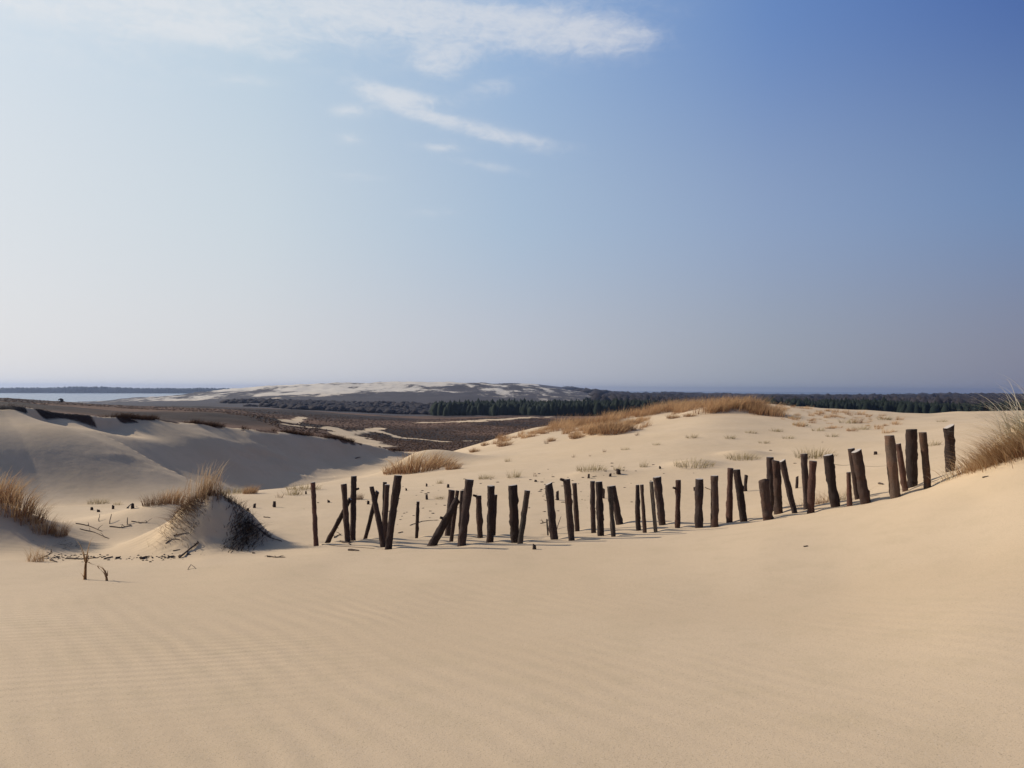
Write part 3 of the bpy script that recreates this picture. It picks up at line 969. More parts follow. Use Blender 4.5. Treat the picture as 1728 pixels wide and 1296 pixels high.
def tuft_mesh(kind, var):
    key = (kind, var)
    if key in TEMPL:
        return TEMPL[key]
    spec = {
        # n, rad, h, wind, spread, width, material
        'dense': (300, 0.42, 0.62, (0.30, 0.0), 0.60, 0.016, M_RUST),
        'low': (230, 0.50, 0.30, (0.15, 0.0), 0.75, 0.011, M_OLIVE),
        'sparse': (70, 0.22, 0.34, (0.15, 0.0), 0.5, 0.010, M_OLIVE),
        'wisp': (26, 0.10, 0.28, (0.1, 0.0), 0.4, 0.009, M_DARKG),
        'tall': (300, 0.26, 0.75, (0.22, 0.0), 0.25, 0.0075, M_STRAW),
        'brown': (320, 0.30, 0.34, (0.1, 0.0), 0.6, 0.008, M_DARKG),
        'rusty': (260, 0.30, 0.62, (0.25, 0.0), 0.50, 0.0095, M_RUST),
    }[kind]
    V, Fc, tn = tuft_data(spec[0], spec[1], spec[2], spec[3], spec[4], spec[5])
    TEMPL[key] = new_mesh(kind + '_tuft', V, Fc, spec[6], False, {'tone': tn})
    return TEMPL[key]


def tuft(kind, px, py, hpx, label, cat='grass tuft', group=None, d0=8.0, var=None, wide=1.0, name='grass_tuft', d=None):
    p = ground_hit(px, py, d0) if d is None else None
    if p is None:
        if d is None:
            print('no ground for tuft', px, py)
            return None
        q = P(px, py, d)
        p = np.array([q[0], q[1], gz(q[0], q[1])])
    h0 = {'dense': 0.62, 'low': 0.30, 'sparse': 0.34, 'wisp': 0.28, 'tall': 0.75, 'brown': 0.34, 'rusty': 0.62}[kind]
    s = hpx * p[1] / F / h0
    o = add(name, tuft_mesh(kind, random.randrange(3) if var is None else var), p)
    o.scale = (s * wide, s * wide, s)
    o.rotation_euler.z = random.uniform(-0.5, 0.5)
    tag(o, label, cat, group)
    return o


# marram grass along the crest of the right dune: one uncountable mass
def crest_grass():
    bs, tv, wd, tn_ = [], [], [], []
    spots = []
    # (px, py of the foot, amount)
    line = [(930, 722), (960, 714), (990, 709), (1020, 703), (1050, 697), (1080, 692), (1110, 688), (1140, 684), (1170, 681), (1200, 679), (1230, 679), (1255, 683), (1280, 690), (1310, 697)]
    for i in range(300):
        k_ = random.random() * (len(line) - 1)
        i0 = int(k_)
        f_ = k_ - i0
        px = line[i0][0] + (line[i0 + 1][0] - line[i0][0]) * f_
        py = line[i0][1] + (line[i0 + 1][1] - line[i0][1]) * f_
        spread = np.interp(px, [930, 1000, 1100, 1200, 1310], [9, 12, 16, 22, 9])
        py2 = py + random.random() ** 1.5 * spread * 0.95 - 2
        spots.append((px + random.uniform(-8, 8), py2, random.uniform(0.7, 1.25)))
    for i in range(130):                      # broken clumps below the band
        px = random.uniform(955, 1090)
        spots.append((px, np.interp(px, [955, 1090], [734, 718]) + random.uniform(-12, 6), random.uniform(0.3, 0.75)))
    for i in range(40):
        px = random.uniform(830, 930)
        spots.append((px, np.interp(px, [830, 930], [742, 722]) + random.uniform(0, 9), random.uniform(0.35, 0.7)))
    for i in range(80):
        px = random.uniform(1310, 1520)
        spots.append((px, np.interp(px, [1310, 1430, 1520], [684, 697, 704]) + random.uniform(0, 1) ** 2 * 32, random.uniform(0.2, 0.55)))
    for px, py, s in spots:
        p = ground_hit(px, py, 24, 90)
        if p is None:
            p = ground_hit(px, py + 6, 24, 90)
        if p is None:
            continue
        n = 60
        a = RNG.uniform(0, 6.28, n)
        q = np.sqrt(RNG.uniform(0, 1, n)) * 0.42 * s
        b_ = np.stack([p[0] + q * np.cos(a), p[1] + q * np.sin(a), np.full(n, p[2] - 0.05)], 1)
        hh = 0.60 * s * random.uniform(0.55, 1.15) * RNG.uniform(0.5, 1.1, n)
        ln = np.stack([np.cos(a) * 0.3 + 0.35 + RNG.normal(0, 0.2, n), np.sin(a) * 0.3 + RNG.normal(0, 0.2, n)], 1)
        bs.append(b_)
        tv.append(np.concatenate([ln * hh[:, None], hh[:, None]], 1))
        wd.append(RNG.uniform(0.010, 0.020, n))
        tn_.append(np.clip(RNG.uniform(0, 1, n) * 0.6 + random.uniform(-0.1, 0.5), 0, 1))
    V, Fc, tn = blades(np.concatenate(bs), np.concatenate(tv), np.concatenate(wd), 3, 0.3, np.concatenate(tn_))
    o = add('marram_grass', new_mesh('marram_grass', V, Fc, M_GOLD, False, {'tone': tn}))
    o['kind'] = 'stuff'
    o['label'] = 'golden marram grass covering the crest of the right-hand dune'


crest_grass()


# dry grass on the top of the left dune
def left_crest_grass():
    bs, tv, wd = [], [], []
    for i in range(1500):
        t_ = random.choice([random.uniform(2.6, 11.6), random.uniform(6.0, 11.8), random.uniform(6.0, 11.8)])
        i0 = int(t_)
        f_ = t_ - i0
        c = RP[i0] * (1 - f_) + RP[i0 + 1] * f_
        dx, dy = RP[i0 + 1][0] - RP[i0][0], RP[i0 + 1][1] - RP[i0][1]
        L = math.hypot(dx, dy)
        off = (0.1 - abs(random.gauss(0, 0.5 if t_ > 6 else 3.2)))
        x, y = c[0] + dy / L * off, c[1] - dx / L * off
        if fbm(np.array([x / 2.2]), np.array([y / 2.2]), 61, 2)[0] < -0.05:
            continue
        n = 16
        a = RNG.uniform(0, 6.28, n)
        q = RNG.uniform(0, 0.22, n)
        zz = gz(x, y)
        bs.append(np.stack([x + q * np.cos(a), y + q * np.sin(a), np.full(n, zz - 0.03)], 1))
        hh = RNG.uniform(0.10, 0.26, n)
        hh = hh * (0.8 + 0.7 * (t_ > 6) * random.random())
        tv.append(np.stack([RNG.normal(0.3, 0.5, n) * hh, RNG.normal(0, 0.5, n) * hh, hh], 1))
        wd.append(RNG.uniform(0.012, 0.024, n))
    V, Fc, tn = blades(np.concatenate(bs), np.concatenate(tv), np.concatenate(wd), 2, 0.2)
    o = add('dry_grass', new_mesh('dry_grass', V, Fc, M_HEATH, False, {'tone': tn}))
    o['kind'] = 'stuff'
    o['label'] = 'short dry grass along the crest of the left dune'


left_crest_grass()

# ------------------------------------------------------------------ single grass tufts
G_FIELD = 'grass tufts on the sand slope behind the fence'
tufts = [
    ('dense', 702, 797, 42, 'large rusty grass clump on a small sand rise right of the shaded dune foot', 1.25),
    ('dense', 738, 788, 30, 'rusty grass clump trailing right of the largest clump beside the shaded dune', 1.3),
    ('dense', 764, 792, 16, 'low rusty grass tuft at the right end of the trailing clumps', 1.2),
    ('dense', 668, 799, 24, 'low rusty grass tuft left of the large clump near the dune foot', 1.3),
    ('dense', 1035, 732, 26, 'big round rust-brown tuft standing alone below the grassy crest', 1.25),
    ('dense', 850, 753, 15, 'round brown tuft at the lower left end of the grassy crest', 1.2),
    ('dense', 818, 752, 9, 'small brown tuft left of the round one at the crest end', 1.1),
    ('dense', 800, 763, 10, 'brown tuft lowest on the left shoulder of the right dune', 1.2),
    ('dense', 972, 740, 14, 'dark brown tuft left of the big round rust tuft', 1.2),
    ('low', 1170, 787, 17, 'wide yellowish grass hummock behind the fence, left of the brown one', 1.15),
    ('low', 1254, 775, 15, 'wide brownish grass hummock on the slope right of the yellowish one', 1.1),
    ('low', 997, 794, 15, 'loose olive tuft behind the three leaning fence posts at mid slope', 1.0),
    ('sparse', 1046, 794, 13, 'pale thin tuft just right of the loose olive tuft', 1.3),
    ('sparse', 868, 806, 17, 'upright olive tuft behind the widest fence post', 1.1),
    ('low', 820, 808, 10, 'low olive tuft behind the second post from the leaning pair', 0.8),
    ('sparse', 1088, 788, 15, 'narrow upright tuft left of the yellowish hummock', 0.9),
    ('sparse', 858, 779, 10, 'small tuft alone above the widest fence post', 1.0),
    ('wisp', 903, 804, 10, 'thin dark wisp right of the upright olive tuft', 1.0),
    ('wisp', 922, 749, 12, 'thin bare wisp below the left end of the crest grass', 1.0),
    ('sparse', 1168, 739, 10, 'round small tuft at mid slope under the crest', 1.6),
    ('sparse', 1230, 740, 9, 'small spreading tuft right of the round one at mid slope', 1.8),
    ('sparse', 1108, 751, 6, 'faint low tuft left of the round mid-slope tuft', 1.8),
    ('sparse', 1268, 731, 8, 'faint low tuft above the brownish hummock', 2.0),
    ('sparse', 1340, 706, 10, 'brown tuft high on the right of the slope', 2.0),
    ('sparse', 1310, 728, 8, 'flat tuft under the right end of the crest grass', 2.2),
    ('sparse', 1352, 718, 10, 'brown spreading tuft right below the crest end', 2.2),
    ('sparse', 1430, 714, 10, 'pale spreading tuft on the right flat sand', 2.4),
    ('low', 1376, 772, 24, 'tall pale tuft directly behind the two crossing right posts', 0.8),
    ('sparse', 1575, 752, 13, 'yellowish tuft behind the gap before the last post', 1.6),
    ('sparse', 1590, 712, 6, 'tiny flat tuft at the far right edge of the sand', 2.2),
    ('wisp', 968, 772, 8, 'short dark wisp in the middle of the open slope', 1.0),
    ('wisp', 995, 770, 5, 'faint dark wisp right of the short one on the open slope', 1.2),
    ('wisp', 1020, 763, 9, 'grey wisp above and right of the paired faint wisps', 1.0),
    ('sparse', 1055, 759, 6, 'flat faint tuft near the top middle of the open slope', 2.0),
    ('sparse', 742, 816, 10, 'small orange tuft behind the thin single post', 1.0),
    ('sparse', 742, 842, 8, 'small pale tuft beside the dark stub behind the fence', 1.8),
    ('brown', 606, 843, 14, 'small rusty tuft right behind the post with the side knot', 0.6),
    ('low', 400, 833, 10, 'sandy coloured low tuft right of the mound, farther back', 1.2),
    ('dense', 422, 833, 13, 'round orange tuft on the flat right of the mound', 1.0),
    ('wisp', 472, 840, 9, 'small tan tuft behind the first slender post', 1.6),
    ('sparse', 495, 835, 14, 'orange tuft left behind the first slender post', 1.3),
    ('low', 512, 826, 9, 'wide flat tan tuft behind the first slender post', 1.3),
    ('brown', 262, 852, 18, 'dark grey-brown tuft on the low sand hump left of the mound', 0.9),
    ('dense', 290, 850, 24, 'orange bushy tuft on the low sand hump left of the mound', 0.8),
    ('low', 165, 850, 8, 'flat olive tuft at the far rim of the left sand hollow', 0.9),
    ('sparse', 200, 852, 6, 'faint tuft right of the olive one at the rim of the left hollow', 1.5),
    ('dense', 930, 745, 10, 'small dark tuft below the left shoulder of the crest grass', 1.0),
    ('dense', 1000, 728, 12, 'rusty tuft half way between crest grass and the big round tuft', 1.3),
    ('dense', 1068, 716, 14, 'rusty tuft touching the lower rim of the crest grass', 1.4),
    ('dense', 1135, 706, 10, 'dark tuft with a long shadow under the middle of the crest grass', 1.5),
    ('dense', 1163, 703, 8, 'flat dark tuft right of the one with the long shadow', 1.8),
    ('sparse', 1380, 727, 8, 'faint tuft on the right slope below the crest end', 2.2),
    ('sparse', 1330, 740, 7, 'flat faint tuft on the right slope above the two back posts', 2.2),
    ('sparse', 1405, 737, 8, 'low tuft right of centre on the right slope', 2.0),
    ('sparse', 1290, 748, 6, 'faint flat tuft left on the right slope', 2.4),
    ('wisp', 1075, 735, 9, 'single dark wisp under the big round rust tuft', 1.2),
    ('sparse', 1455, 725, 10, 'brown tuft left of the last post group on the far sand', 2.2),
    ('sparse', 1490, 708, 9, 'brown tuft on the far sand rim by the forest', 2.4),
]
for kd, px, py, hp, lb, wd_ in tufts:
    if px < 530 and py > 820:
        hp *= 1.4
    tuft(kd, px, py, hp, lb, 'grass tuft', G_FIELD, d0=12.0, wide=wd_)

# tuft families on the near mounds
for kd, px, d, hp, lb, wd_ in [
    ('rusty', -8, 12.0, 66, 'tall rusty grass at the very left edge of the photo', 1.0),
    ('rusty', 24, 11.9, 62, 'tall rusty grass second from the left edge', 1.0),
    ('rusty', 50, 11.9, 48, 'rusty grass in the middle of the left edge clump', 0.95),
    ('rusty', 74, 11.8, 40, 'dense rusty brown grass at the foot of the left edge clump', 0.9),
    ('rusty', 100, 11.9, 32, 'thin brown grass at the right end of the left edge clump', 0.9),
    ('rusty', 0, 12.5, 60, 'rusty grass behind the tall left edge grass', 1.0),
]:
    c = P(px, 860, d)
    tuft(kd, px, 860, hp, lb, 'grass tuft', 'rusty grass at the left edge', d=d, wide=wd_)

# ------------------------------------------------------------------ the near mound with its own grass
mc = P(352, 850, 11.45)


def surf_blades(name, n, cx, cy, sx_, sy_, h, wind, material, width, label, cat, droop=0.3, spread=0.3, hang=0.0, seg=4):
    x = cx + RNG.normal(0, sx_, n)
    y = cy + RNG.normal(0, sy_, n)
    z_ = height(x, y)
    hh = h * RNG.uniform(0.4, 1.1, n)
    tip = np.stack([(RNG.normal(0, spread, n) + wind[0]) * hh, (RNG.normal(0, spread, n) + wind[1]) * hh, hh * (1 - hang)], 1)
    ox, oy = cx, cy
    oz = gz(ox, oy)
    V, Fc, tn = blades(np.stack([x - ox, y - oy, z_ - oz - 0.015], 1), tip, width * RNG.uniform(0.6, 1.3, n), seg, droop)
    o = add(name, new_mesh(name, V, Fc, material, False, {'tone': tn}), (ox, oy, oz))
    return tag(o, label, cat)


def at_px(px, d):
    q = P(px, 900, d)
    return q[0], q[1]


x, y = at_px(346, 11.5)
surf_blades('grass_tuft', 190, x, y, 0.11, 0.10, 0.52, (0.22, 0.0), M_STRAW, 0.0075, 'tall straw-coloured grass standing on top of the near sand mound', 'grass tuft', 0.2, 0.22)
x, y = at_px(352, 11.35)
surf_blades('grass_tuft', 240, x, y, 0.16, 0.08, 0.24, (0.05, 0.0), M_DARKG, 0.0055, 'short dark stems under the tall straw grass on the near mound', 'grass tuft', 0.1, 0.25)
x, y = at_px(318, 11.2)
surf_blades('grass_tuft', 900, x, y, 0.14, 0.15, 0.24, (-0.7, -0.35), M_DARKG, 0.007, 'matted brown grass hanging down the left side of the near mound', 'grass tuft', 0.6, 0.5, 0.55)
x, y = at_px(412, 11.2)
surf_blades('dry_bush', 800, x, y, 0.10, 0.24, 0.22, (0.55, -0.2), M_TWIG, 0.013, 'black tangled dry plant remains down the right side of the near mound', 'bush', 0.5, 0.5, 0.5)
x, y = at_px(385, 11.6)
surf_blades('dry_bush', 260, x, y, 0.11, 0.10, 0.17, (0.3, 0.0), M_TWIG, 0.0065, 'dark dry twigs at the upper right shoulder of the near mound', 'bush', 0.4, 0.5, 0.3)
x, y = at_px(408, 11.8)
surf_blades('dry_bush', 70, x, y, 0.06, 0.06, 0.15, (0.0, 0.0), M_DARKG, 0.006, 'reddish dry sprig above the black remains right of the near mound', 'bush', 0.3, 0.6, 0.1)
x, y = at_px(324, 10.95)
surf_blades('dry_bush', 60, x, y, 0.05, 0.05, 0.10, (0.0, -0.3), M_TWIG, 0.006, 'small dark dry sprig on the sand face of the near mound', 'bush', 0.5, 0.7, 0.3)
# fringe of twigs at the foot of the left edge grass
x, y = at_px(112, 11.6)
surf_blades('dry_bush', 130, x, y, 0.14, 0.14, 0.22, (0.9, -0.3), M_TWIG, 0.0055, 'low dry twigs sprawling right of the left edge grass', 'bush', 0.8, 0.6, 0.75)
x, y = at_px(62, 10.15)
surf_blades('grass_tuft', 110, x, y, 0.06, 0.04, 0.24, (0.05, 0.0), M_STRAW, 0.005, 'small straw tuft on the rim below the left edge grass', 'grass tuft', 0.3, 0.55)

# right edge grass: brown tangle low, pale arching blades above
ex = [(1655, 10.4, 420), (1690, 10.3, 520), (1728, 10.2, 520), (1760, 10.3, 520), (1820, 10.3, 300)]
for i, (px, d, n) in enumerate(ex):
    x, y = at_px(px, d)
    hgt_ = [0.36, 0.48, 0.58, 0.64, 0.66][i]
    lbs = ['leftmost low brown tuft of the big grass at the right edge, nearest the last post',
           'brown tangled tuft second from the left in the big right edge grass',
           'dense brown tuft in the middle of the big right edge grass',
           'tall brown and yellow tuft at the right border of the photo',
           'grass cut off by the right border of the photo']
    surf_blades('grass_tuft', int(n * 1.3), x, y, 0.13, 0.22, hgt_, (-0.75, -0.25), [M_STRAW, M_RUST, M_STRAW, M_OLIVE, M_STRAW][i], 0.0080, lbs[i], 'grass tuft', 0.5, 0.4, 0.35)
def arching():
    n = 90
    x0, y0 = at_px(1738, 10.3)
    bx = x0 + RNG.normal(0, 0.18, n)
    by = y0 + RNG.normal(0, 0.12, n)
    bz = height(bx, by)
    L = RNG.uniform(0.7, 1.25, n)
    ang = RNG.uniform(R(18), R(78), n)
    tip = np.stack([-np.cos(ang) * L, RNG.normal(0, 0.12, n), np.sin(ang) * L * 0.85], 1)
    oz = gz(x0, y0)
    V, Fc, tn = blades(np.stack([bx - x0, by - y0, bz - oz - 0.02], 1), tip, RNG.uniform(0.010, 0.015, n), 9, 0.75, RNG.uniform(0.5, 1, n))
    o = add('grass_tuft', new_mesh('arching_grass', V, Fc, M_PALE, False, {'tone': tn}), (x0, y0, oz))
    tag(o, 'long pale blades arching left against the sky at the right edge', 'grass tuft')


arching()
x, y = at_px(1605, 10.6)
surf_blades('grass_tuft', 70, x, y, 0.10, 0.05, 0.30, (-0.9, -0.1), M_PALE, 0.004, 'thin pale blades bent across the last post on the right', 'grass tuft', 0.9, 0.5, 0.4)
x, y = at_px(1560, 11.0)
surf_blades('dry_bush', 190, x, y, 0.22, 0.05, 0.20, (-1.4, 0.0), M_STRAW, 0.0055, 'flattened straw lying along the foot of the four right posts', 'dry grass', 0.8, 0.7, 0.8)
x, y = at_px(1385, 12.6)
surf_blades('dry_bush', 210, x, y, 0.22, 0.10, 0.34, (-0.2, 0.0), M_STRAW, 0.0050, 'reddish dry brush behind the crossing posts on the right', 'dry grass', 0.5, 0.6, 0.35)
x, y = at_px(1425, 12.4)
surf_blades('dry_bush', 80, x, y, 0.16, 0.08, 0.36, (0.3, 0.0), M_OLIVE, 0.0045, 'thin dry grass between the broad leaning post and its neighbour', 'dry grass', 0.5, 0.7, 0.3)


# ------------------------------------------------------------------ fence posts
def post_mesh(name, base, top, r0, r1, sides=18, rings=40, slant=(0.0, 0.0), rough=0.10, bend=(0, 0), seed=0, closed=True):
    """rough log from base to top (local coordinates), uneven bark outline, top ring tilted by slant"""
    rg = np.random.default_rng(seed)
    base, top = np.array(base, float), np.array(top, float)
    ax = top - base
    L = np.linalg.norm(ax)
    ax /= L
    e1 = np.cross(ax, [0, 1, 0])
    e1 /= np.linalg.norm(e1)
    e2 = np.cross(ax, e1)
    V = []
    a = np.linspace(0, 2 * math.pi, sides, endpoint=False)
    knots = [(rg.uniform(0.15, 0.85), rg.uniform(0, 6.28), rg.uniform(0.15, 0.35)) for _ in range(rg.integers(2, 6))]
    for i in range(rings):
        t_ = i / (rings - 1)
        rad = r0 + (r1 - r0) * t_
        rr_ = rad * (1 + rough * 1.2 * fbm(np.cos(a) * 1.8 + t_ * 3.0, np.sin(a) * 1.8 + t_ * L * 12.0, seed, 4) + 0.6 * rough * fbm(a * 0 + t_ * L * 5, a * 0 + seed, seed + 3, 2))
        for kt, ka, ks in knots:
            rr_ = rr_ + rad * ks * np.exp(-((t_ - kt) * L / 0.035) ** 2) * np.exp(-((np.angle(np.exp(1j * (a - ka)))) / 0.5) ** 2)
        c = base + ax * L * t_ + e1 * bend[0] * math.sin(math.pi * t_) + e2 * bend[1] * math.sin(math.pi * t_)
        p = c[None] + np.outer(rr_ * np.cos(a), e1) + np.outer(rr_ * np.sin(a), e2)
        if i == rings - 1:
            p = p + np.outer(rr_ * np.cos(a) * slant[0] + rr_ * np.sin(a) * slant[1], ax)
        V.append(p)
    V = np.concatenate(V)
    Fc = []
    for i in range(rings - 1):
        for j in range(sides):
            k_ = (j + 1) % sides
            Fc.append((i * sides + j, i * sides + k_, (i + 1) * sides + k_, (i + 1) * sides + j))
    topring = V[-sides:]
    Fc.append(tuple(range((rings - 1) * sides, rings * sides)))
    Fc.append(tuple(range(sides))[::-1])
    me_ = new_mesh(name, V, Fc, M_BARK, True)
    # sharp edge at the sawn ends
    for pl in me_.polygons[-2:]:
        pl.use_smooth = False
    c = topring.mean(0)
    ring_ = c + (topring - c) * 0.93 + ax * 0.004
    Vc = np.concatenate([ring_, [c + ax * 0.0065]])
    Fcc = [(j, (j + 1) % sides, sides) for j in range(sides)]
    cme = new_mesh('cut_end', Vc, Fcc, M_CUT)
    return me_, cme


BROWN = (0.105, 0.072, 0.058, 1)
DARK = (0.082, 0.060, 0.052, 1)
RED = (0.135, 0.078, 0.060, 1)
GREY = (0.130, 0.108, 0.090, 1)
# top px, top py, base px, base py, top width, base width, tint, options, label
posts = [
    (528, 814, 533.5, 919.5, 7.6, 8.8, RED, {}, 'slender reddish post standing alone at the left end of the row'),
    (591, 842, 553, 914.5, 6.5, 9.0, BROWN, {'sl': (.3, 0)}, 'thin post leaning steeply right behind the second upright post'),
    (580, 817, 586.5, 915, 9.4, 9.6, BROWN, {'front': .1}, 'second upright post from the left, flat topped'),
    (597, 803.5, 595, 912, 9.3, 9.8, DARK, {'knob': (0.78, 1)}, 'tall dark post with a side knot, third upright from the left'),
    (637, 829.5, 616, 909.5, 6.6, 7.4, BROWN, {'sl': (.4, 0)}, 'thin round-topped post leaning right across the left arm of the V'),
    (627, 821, 645, 921.5, 8.2, 9.4, DARK, {'bend': -.015, 'front': .08}, 'curved post leaning left, left arm of the V group'),
    (649.5, 813.5, 648, 910, 6.4, 7.0, DARK, {}, 'narrow upright post hidden behind the middle of the V group'),
    (653.5, 818, 648.5, 917, 8.4, 9.0, BROWN, {'front': .05}, 'knotty upright post in the middle of the V group'),
    (672, 802.5, 655.5, 925, 12.8, 11.6, DARK, {'pale': 1, 'front': .12}, 'thick tall post with pale top leaning right in the V group'),
    (705.5, 846.5, 703, 906.5, 5.2, 5.6, BROWN, {}, 'short thin post standing alone right of the V group'),
    (762, 827, 756, 902.5, 10, 10.4, DARK, {}, 'dark upright post behind the thick steeply leaning log'),
    (772.5, 842, 730, 919, 11, 17, DARK, {'sl': (.5, .2), 'knob': (0.55, -1)}, 'thick rough log leaning steeply right against its neighbours'),
    (772, 828, 762, 912.5, 6.4, 7.0, BROWN, {}, 'thin post just right of the steeply leaning log'),
    (779.5, 828, 777, 905, 6.0, 7.0, DARK, {}, 'narrow post almost hidden behind the tall tilted post'),
    (792, 809.5, 778, 921.5, 14, 13.6, DARK, {'front': .05}, 'tall thick post tilted right beside the leaning log'),
    (807.5, 836.5, 810, 906, 9.4, 10, BROWN, {'knob': (0.97, -1)}, 'shorter brown post with a twig stub at its top'),
    (828.5, 820, 825.5, 914, 11.6, 11.4, DARK, {'bend': -.012, 'rough': .2, 'pale': 1}, 'crooked dark post with pale top bulging at mid height'),
    (836.5, 835, 832, 904, 6.4, 7.6, BROWN, {}, 'thin post showing behind the right side of the crooked dark post'),
    (865.5, 819, 870, 914, 15.6, 14.2, DARK, {'bend': .006, 'front': -.05, 'pale': 1}, 'widest straight-topped post in the middle of the left half'),
    (890, 828, 877.5, 916.5, 8.8, 10, GREY, {'front': .1}, 'grey weathered post leaning right against the widest post'),
    (926, 816.5, 935.5, 909.5, 12.8, 12.6, DARK, {'sl': (-.35, 0)}, 'post with slanting cut top, first after the gap'),
    (922.7, 876, 924.5, 902, 2.6, 3.0, GREY, {}, 'tiny thin stake beside the post with slanting cut top'),
    (956, 809, 964, 912.5, 12, 10.8, BROWN, {'front': .1, 'knob': (0.97, -1)}, 'tall post leaning left with a nick at its top'),
    (969.5, 815.5, 974, 894.5, 8.2, 7.6, BROWN, {}, 'narrower post standing behind the tall left-leaning one'),
    (1000, 812, 1002, 898, 7.4, 9, DARK, {}, 'narrow dark post pressed to the left of a thick dark one'),
    (1010.5, 813, 1013.5, 903, 12, 11, DARK, {'rough': .16, 'front': .05}, 'thick wavy dark post right of the narrow dark one'),
    (1028.5, 821, 1035, 905, 7.6, 6.6, GREY, {'pale': 1, 'rough': .2, 'front': .1}, 'knotted grey post in front of the wide left-leaning one'),
    (1034, 820, 1045, 883, 9.6, 12.4, DARK, {'pale': 1}, 'wide post leaning left behind the knotted grey post'),
    (1075.8, 818.5, 1078, 893.5, 6.8, 9.6, DARK, {'bend': .01}, 'left one of two narrow posts standing side by side'),
    (1083, 818, 1088.5, 897.5, 5.8, 6.6, BROWN, {'front': .08}, 'right one of two narrow posts standing side by side'),
    (1099, 813, 1107, 898, 6.8, 6.4, (0.17, 0.145, 0.115, 1), {'rough': .03, 'front': .1}, 'smooth pale grey square-looking stake leaning left'),
    (1109, 805, 1117, 884, 12.8, 11, DARK, {'rough': .16}, 'thick flared dark post behind the pale grey stake'),
    (1144.5, 810, 1143, 889, 8.8, 9.6, RED, {'knob': (0.8, -1)}, 'single narrow reddish post with a small side knot'),
    (1180, 808.5, 1180, 889, 13.4, 12.8, DARK, {}, 'straight thick grey-black post, left of two matching posts'),
    (1206, 803, 1206, 888, 13, 13, BROWN, {'rough': .13}, 'straight thick brown post, right of two matching posts'),
    (1232.5, 790, 1231.5, 880, 9.4, 10, RED, {'bend': .006}, 'upright reddish-brown post beside a left-leaning dark one'),
    (1243, 792.5, 1254.5, 879.5, 12.6, 12.4, DARK, {'rough': .13, 'front': .02}, 'dark post leaning left beside the reddish-brown upright'),
    (1288.5, 811, 1296, 876.5, 16.4, 15, BROWN, {'pale': 1, 'sl': (0, .5), 'front': .15}, 'short thick stump-like post with a bright cut top'),
    (1299.5, 771.5, 1302, 856, 12, 11, DARK, {'d': 13.0}, 'upright dark post standing behind the short stump-like post'),
    (1310, 777.5, 1313.5, 865, 13.4, 12.8, BROWN, {'sl': (.2, 0)}, 'thick straight post touching the leaning pole at its top'),
    (1320, 777.5, 1342, 866, 10, 8.8, DARK, {'bend': .008, 'sl': (-.3, 0)}, 'slim pole leaning strongly left from the thick straight post'),
    (1357, 766, 1361, 854, 11.2, 8, DARK, {'d': 12.3}, 'rear post of the crossing pair, dark and leaning left'),
    (1372, 778, 1368.5, 866, 12.6, 12.6, RED, {'front': .12}, 'front post of the crossing pair, brown and leaning right'),
    (1397, 768, 1410.5, 855, 15.6, 14.8, DARK, {'bend': .006}, 'broad dark post leaning left, right of the crossing pair'),
    (1432, 797, 1434, 852.5, 7.2, 9, RED, {}, 'short thin reddish post before two big overlapping posts'),
    (1436.5, 757, 1448, 842, 10.2, 9, BROWN, {'d': 12.2}, 'rear post half hidden by the big splintered one'),
    (1445.5, 761, 1460, 849, 15.6, 16.8, BROWN, {'sl': (-.3, 0), 'rough': .13}, 'big left-leaning post with splintered slanting top'),
    (1500.5, 735, 1510.5, 838, 15.8, 16.4, (0.150, 0.108, 0.082, 1), {'rough': .08}, 'thick brown post with peeled pale upper part, first of the last group'),
    (1516, 749, 1527.5, 827.5, 8.6, 9.8, RED, {}, 'slim reddish post between the peeled post and the tallest one'),
    (1537.5, 724.5, 1540.5, 820, 18.4, 16, DARK, {'rough': .12}, 'tallest thick post of the right group with flaking bark'),
    (1557, 729.5, 1565, 824, 11.6, 12, (0.150, 0.098, 0.070, 1), {}, 'brown post right of the tallest thick one'),
    (1601, 720, 1603.5, 794, 16, 16, DARK, {'sl': (-.55, 0), 'rough': .12}, 'last post on the right with pointed slanting top, crossed by grass'),
]
px_c = [500, 560, 700, 900, 1000, 1100, 1200, 1300, 1430, 1500, 1550, 1600, 1650]
d_c = [10.6, 10.7, 10.9, 11.2, 11.4, 11.8, 12.0, 12.0, 11.6, 11.3, 11.2, 11.1, 11.0]
SCOUR = []
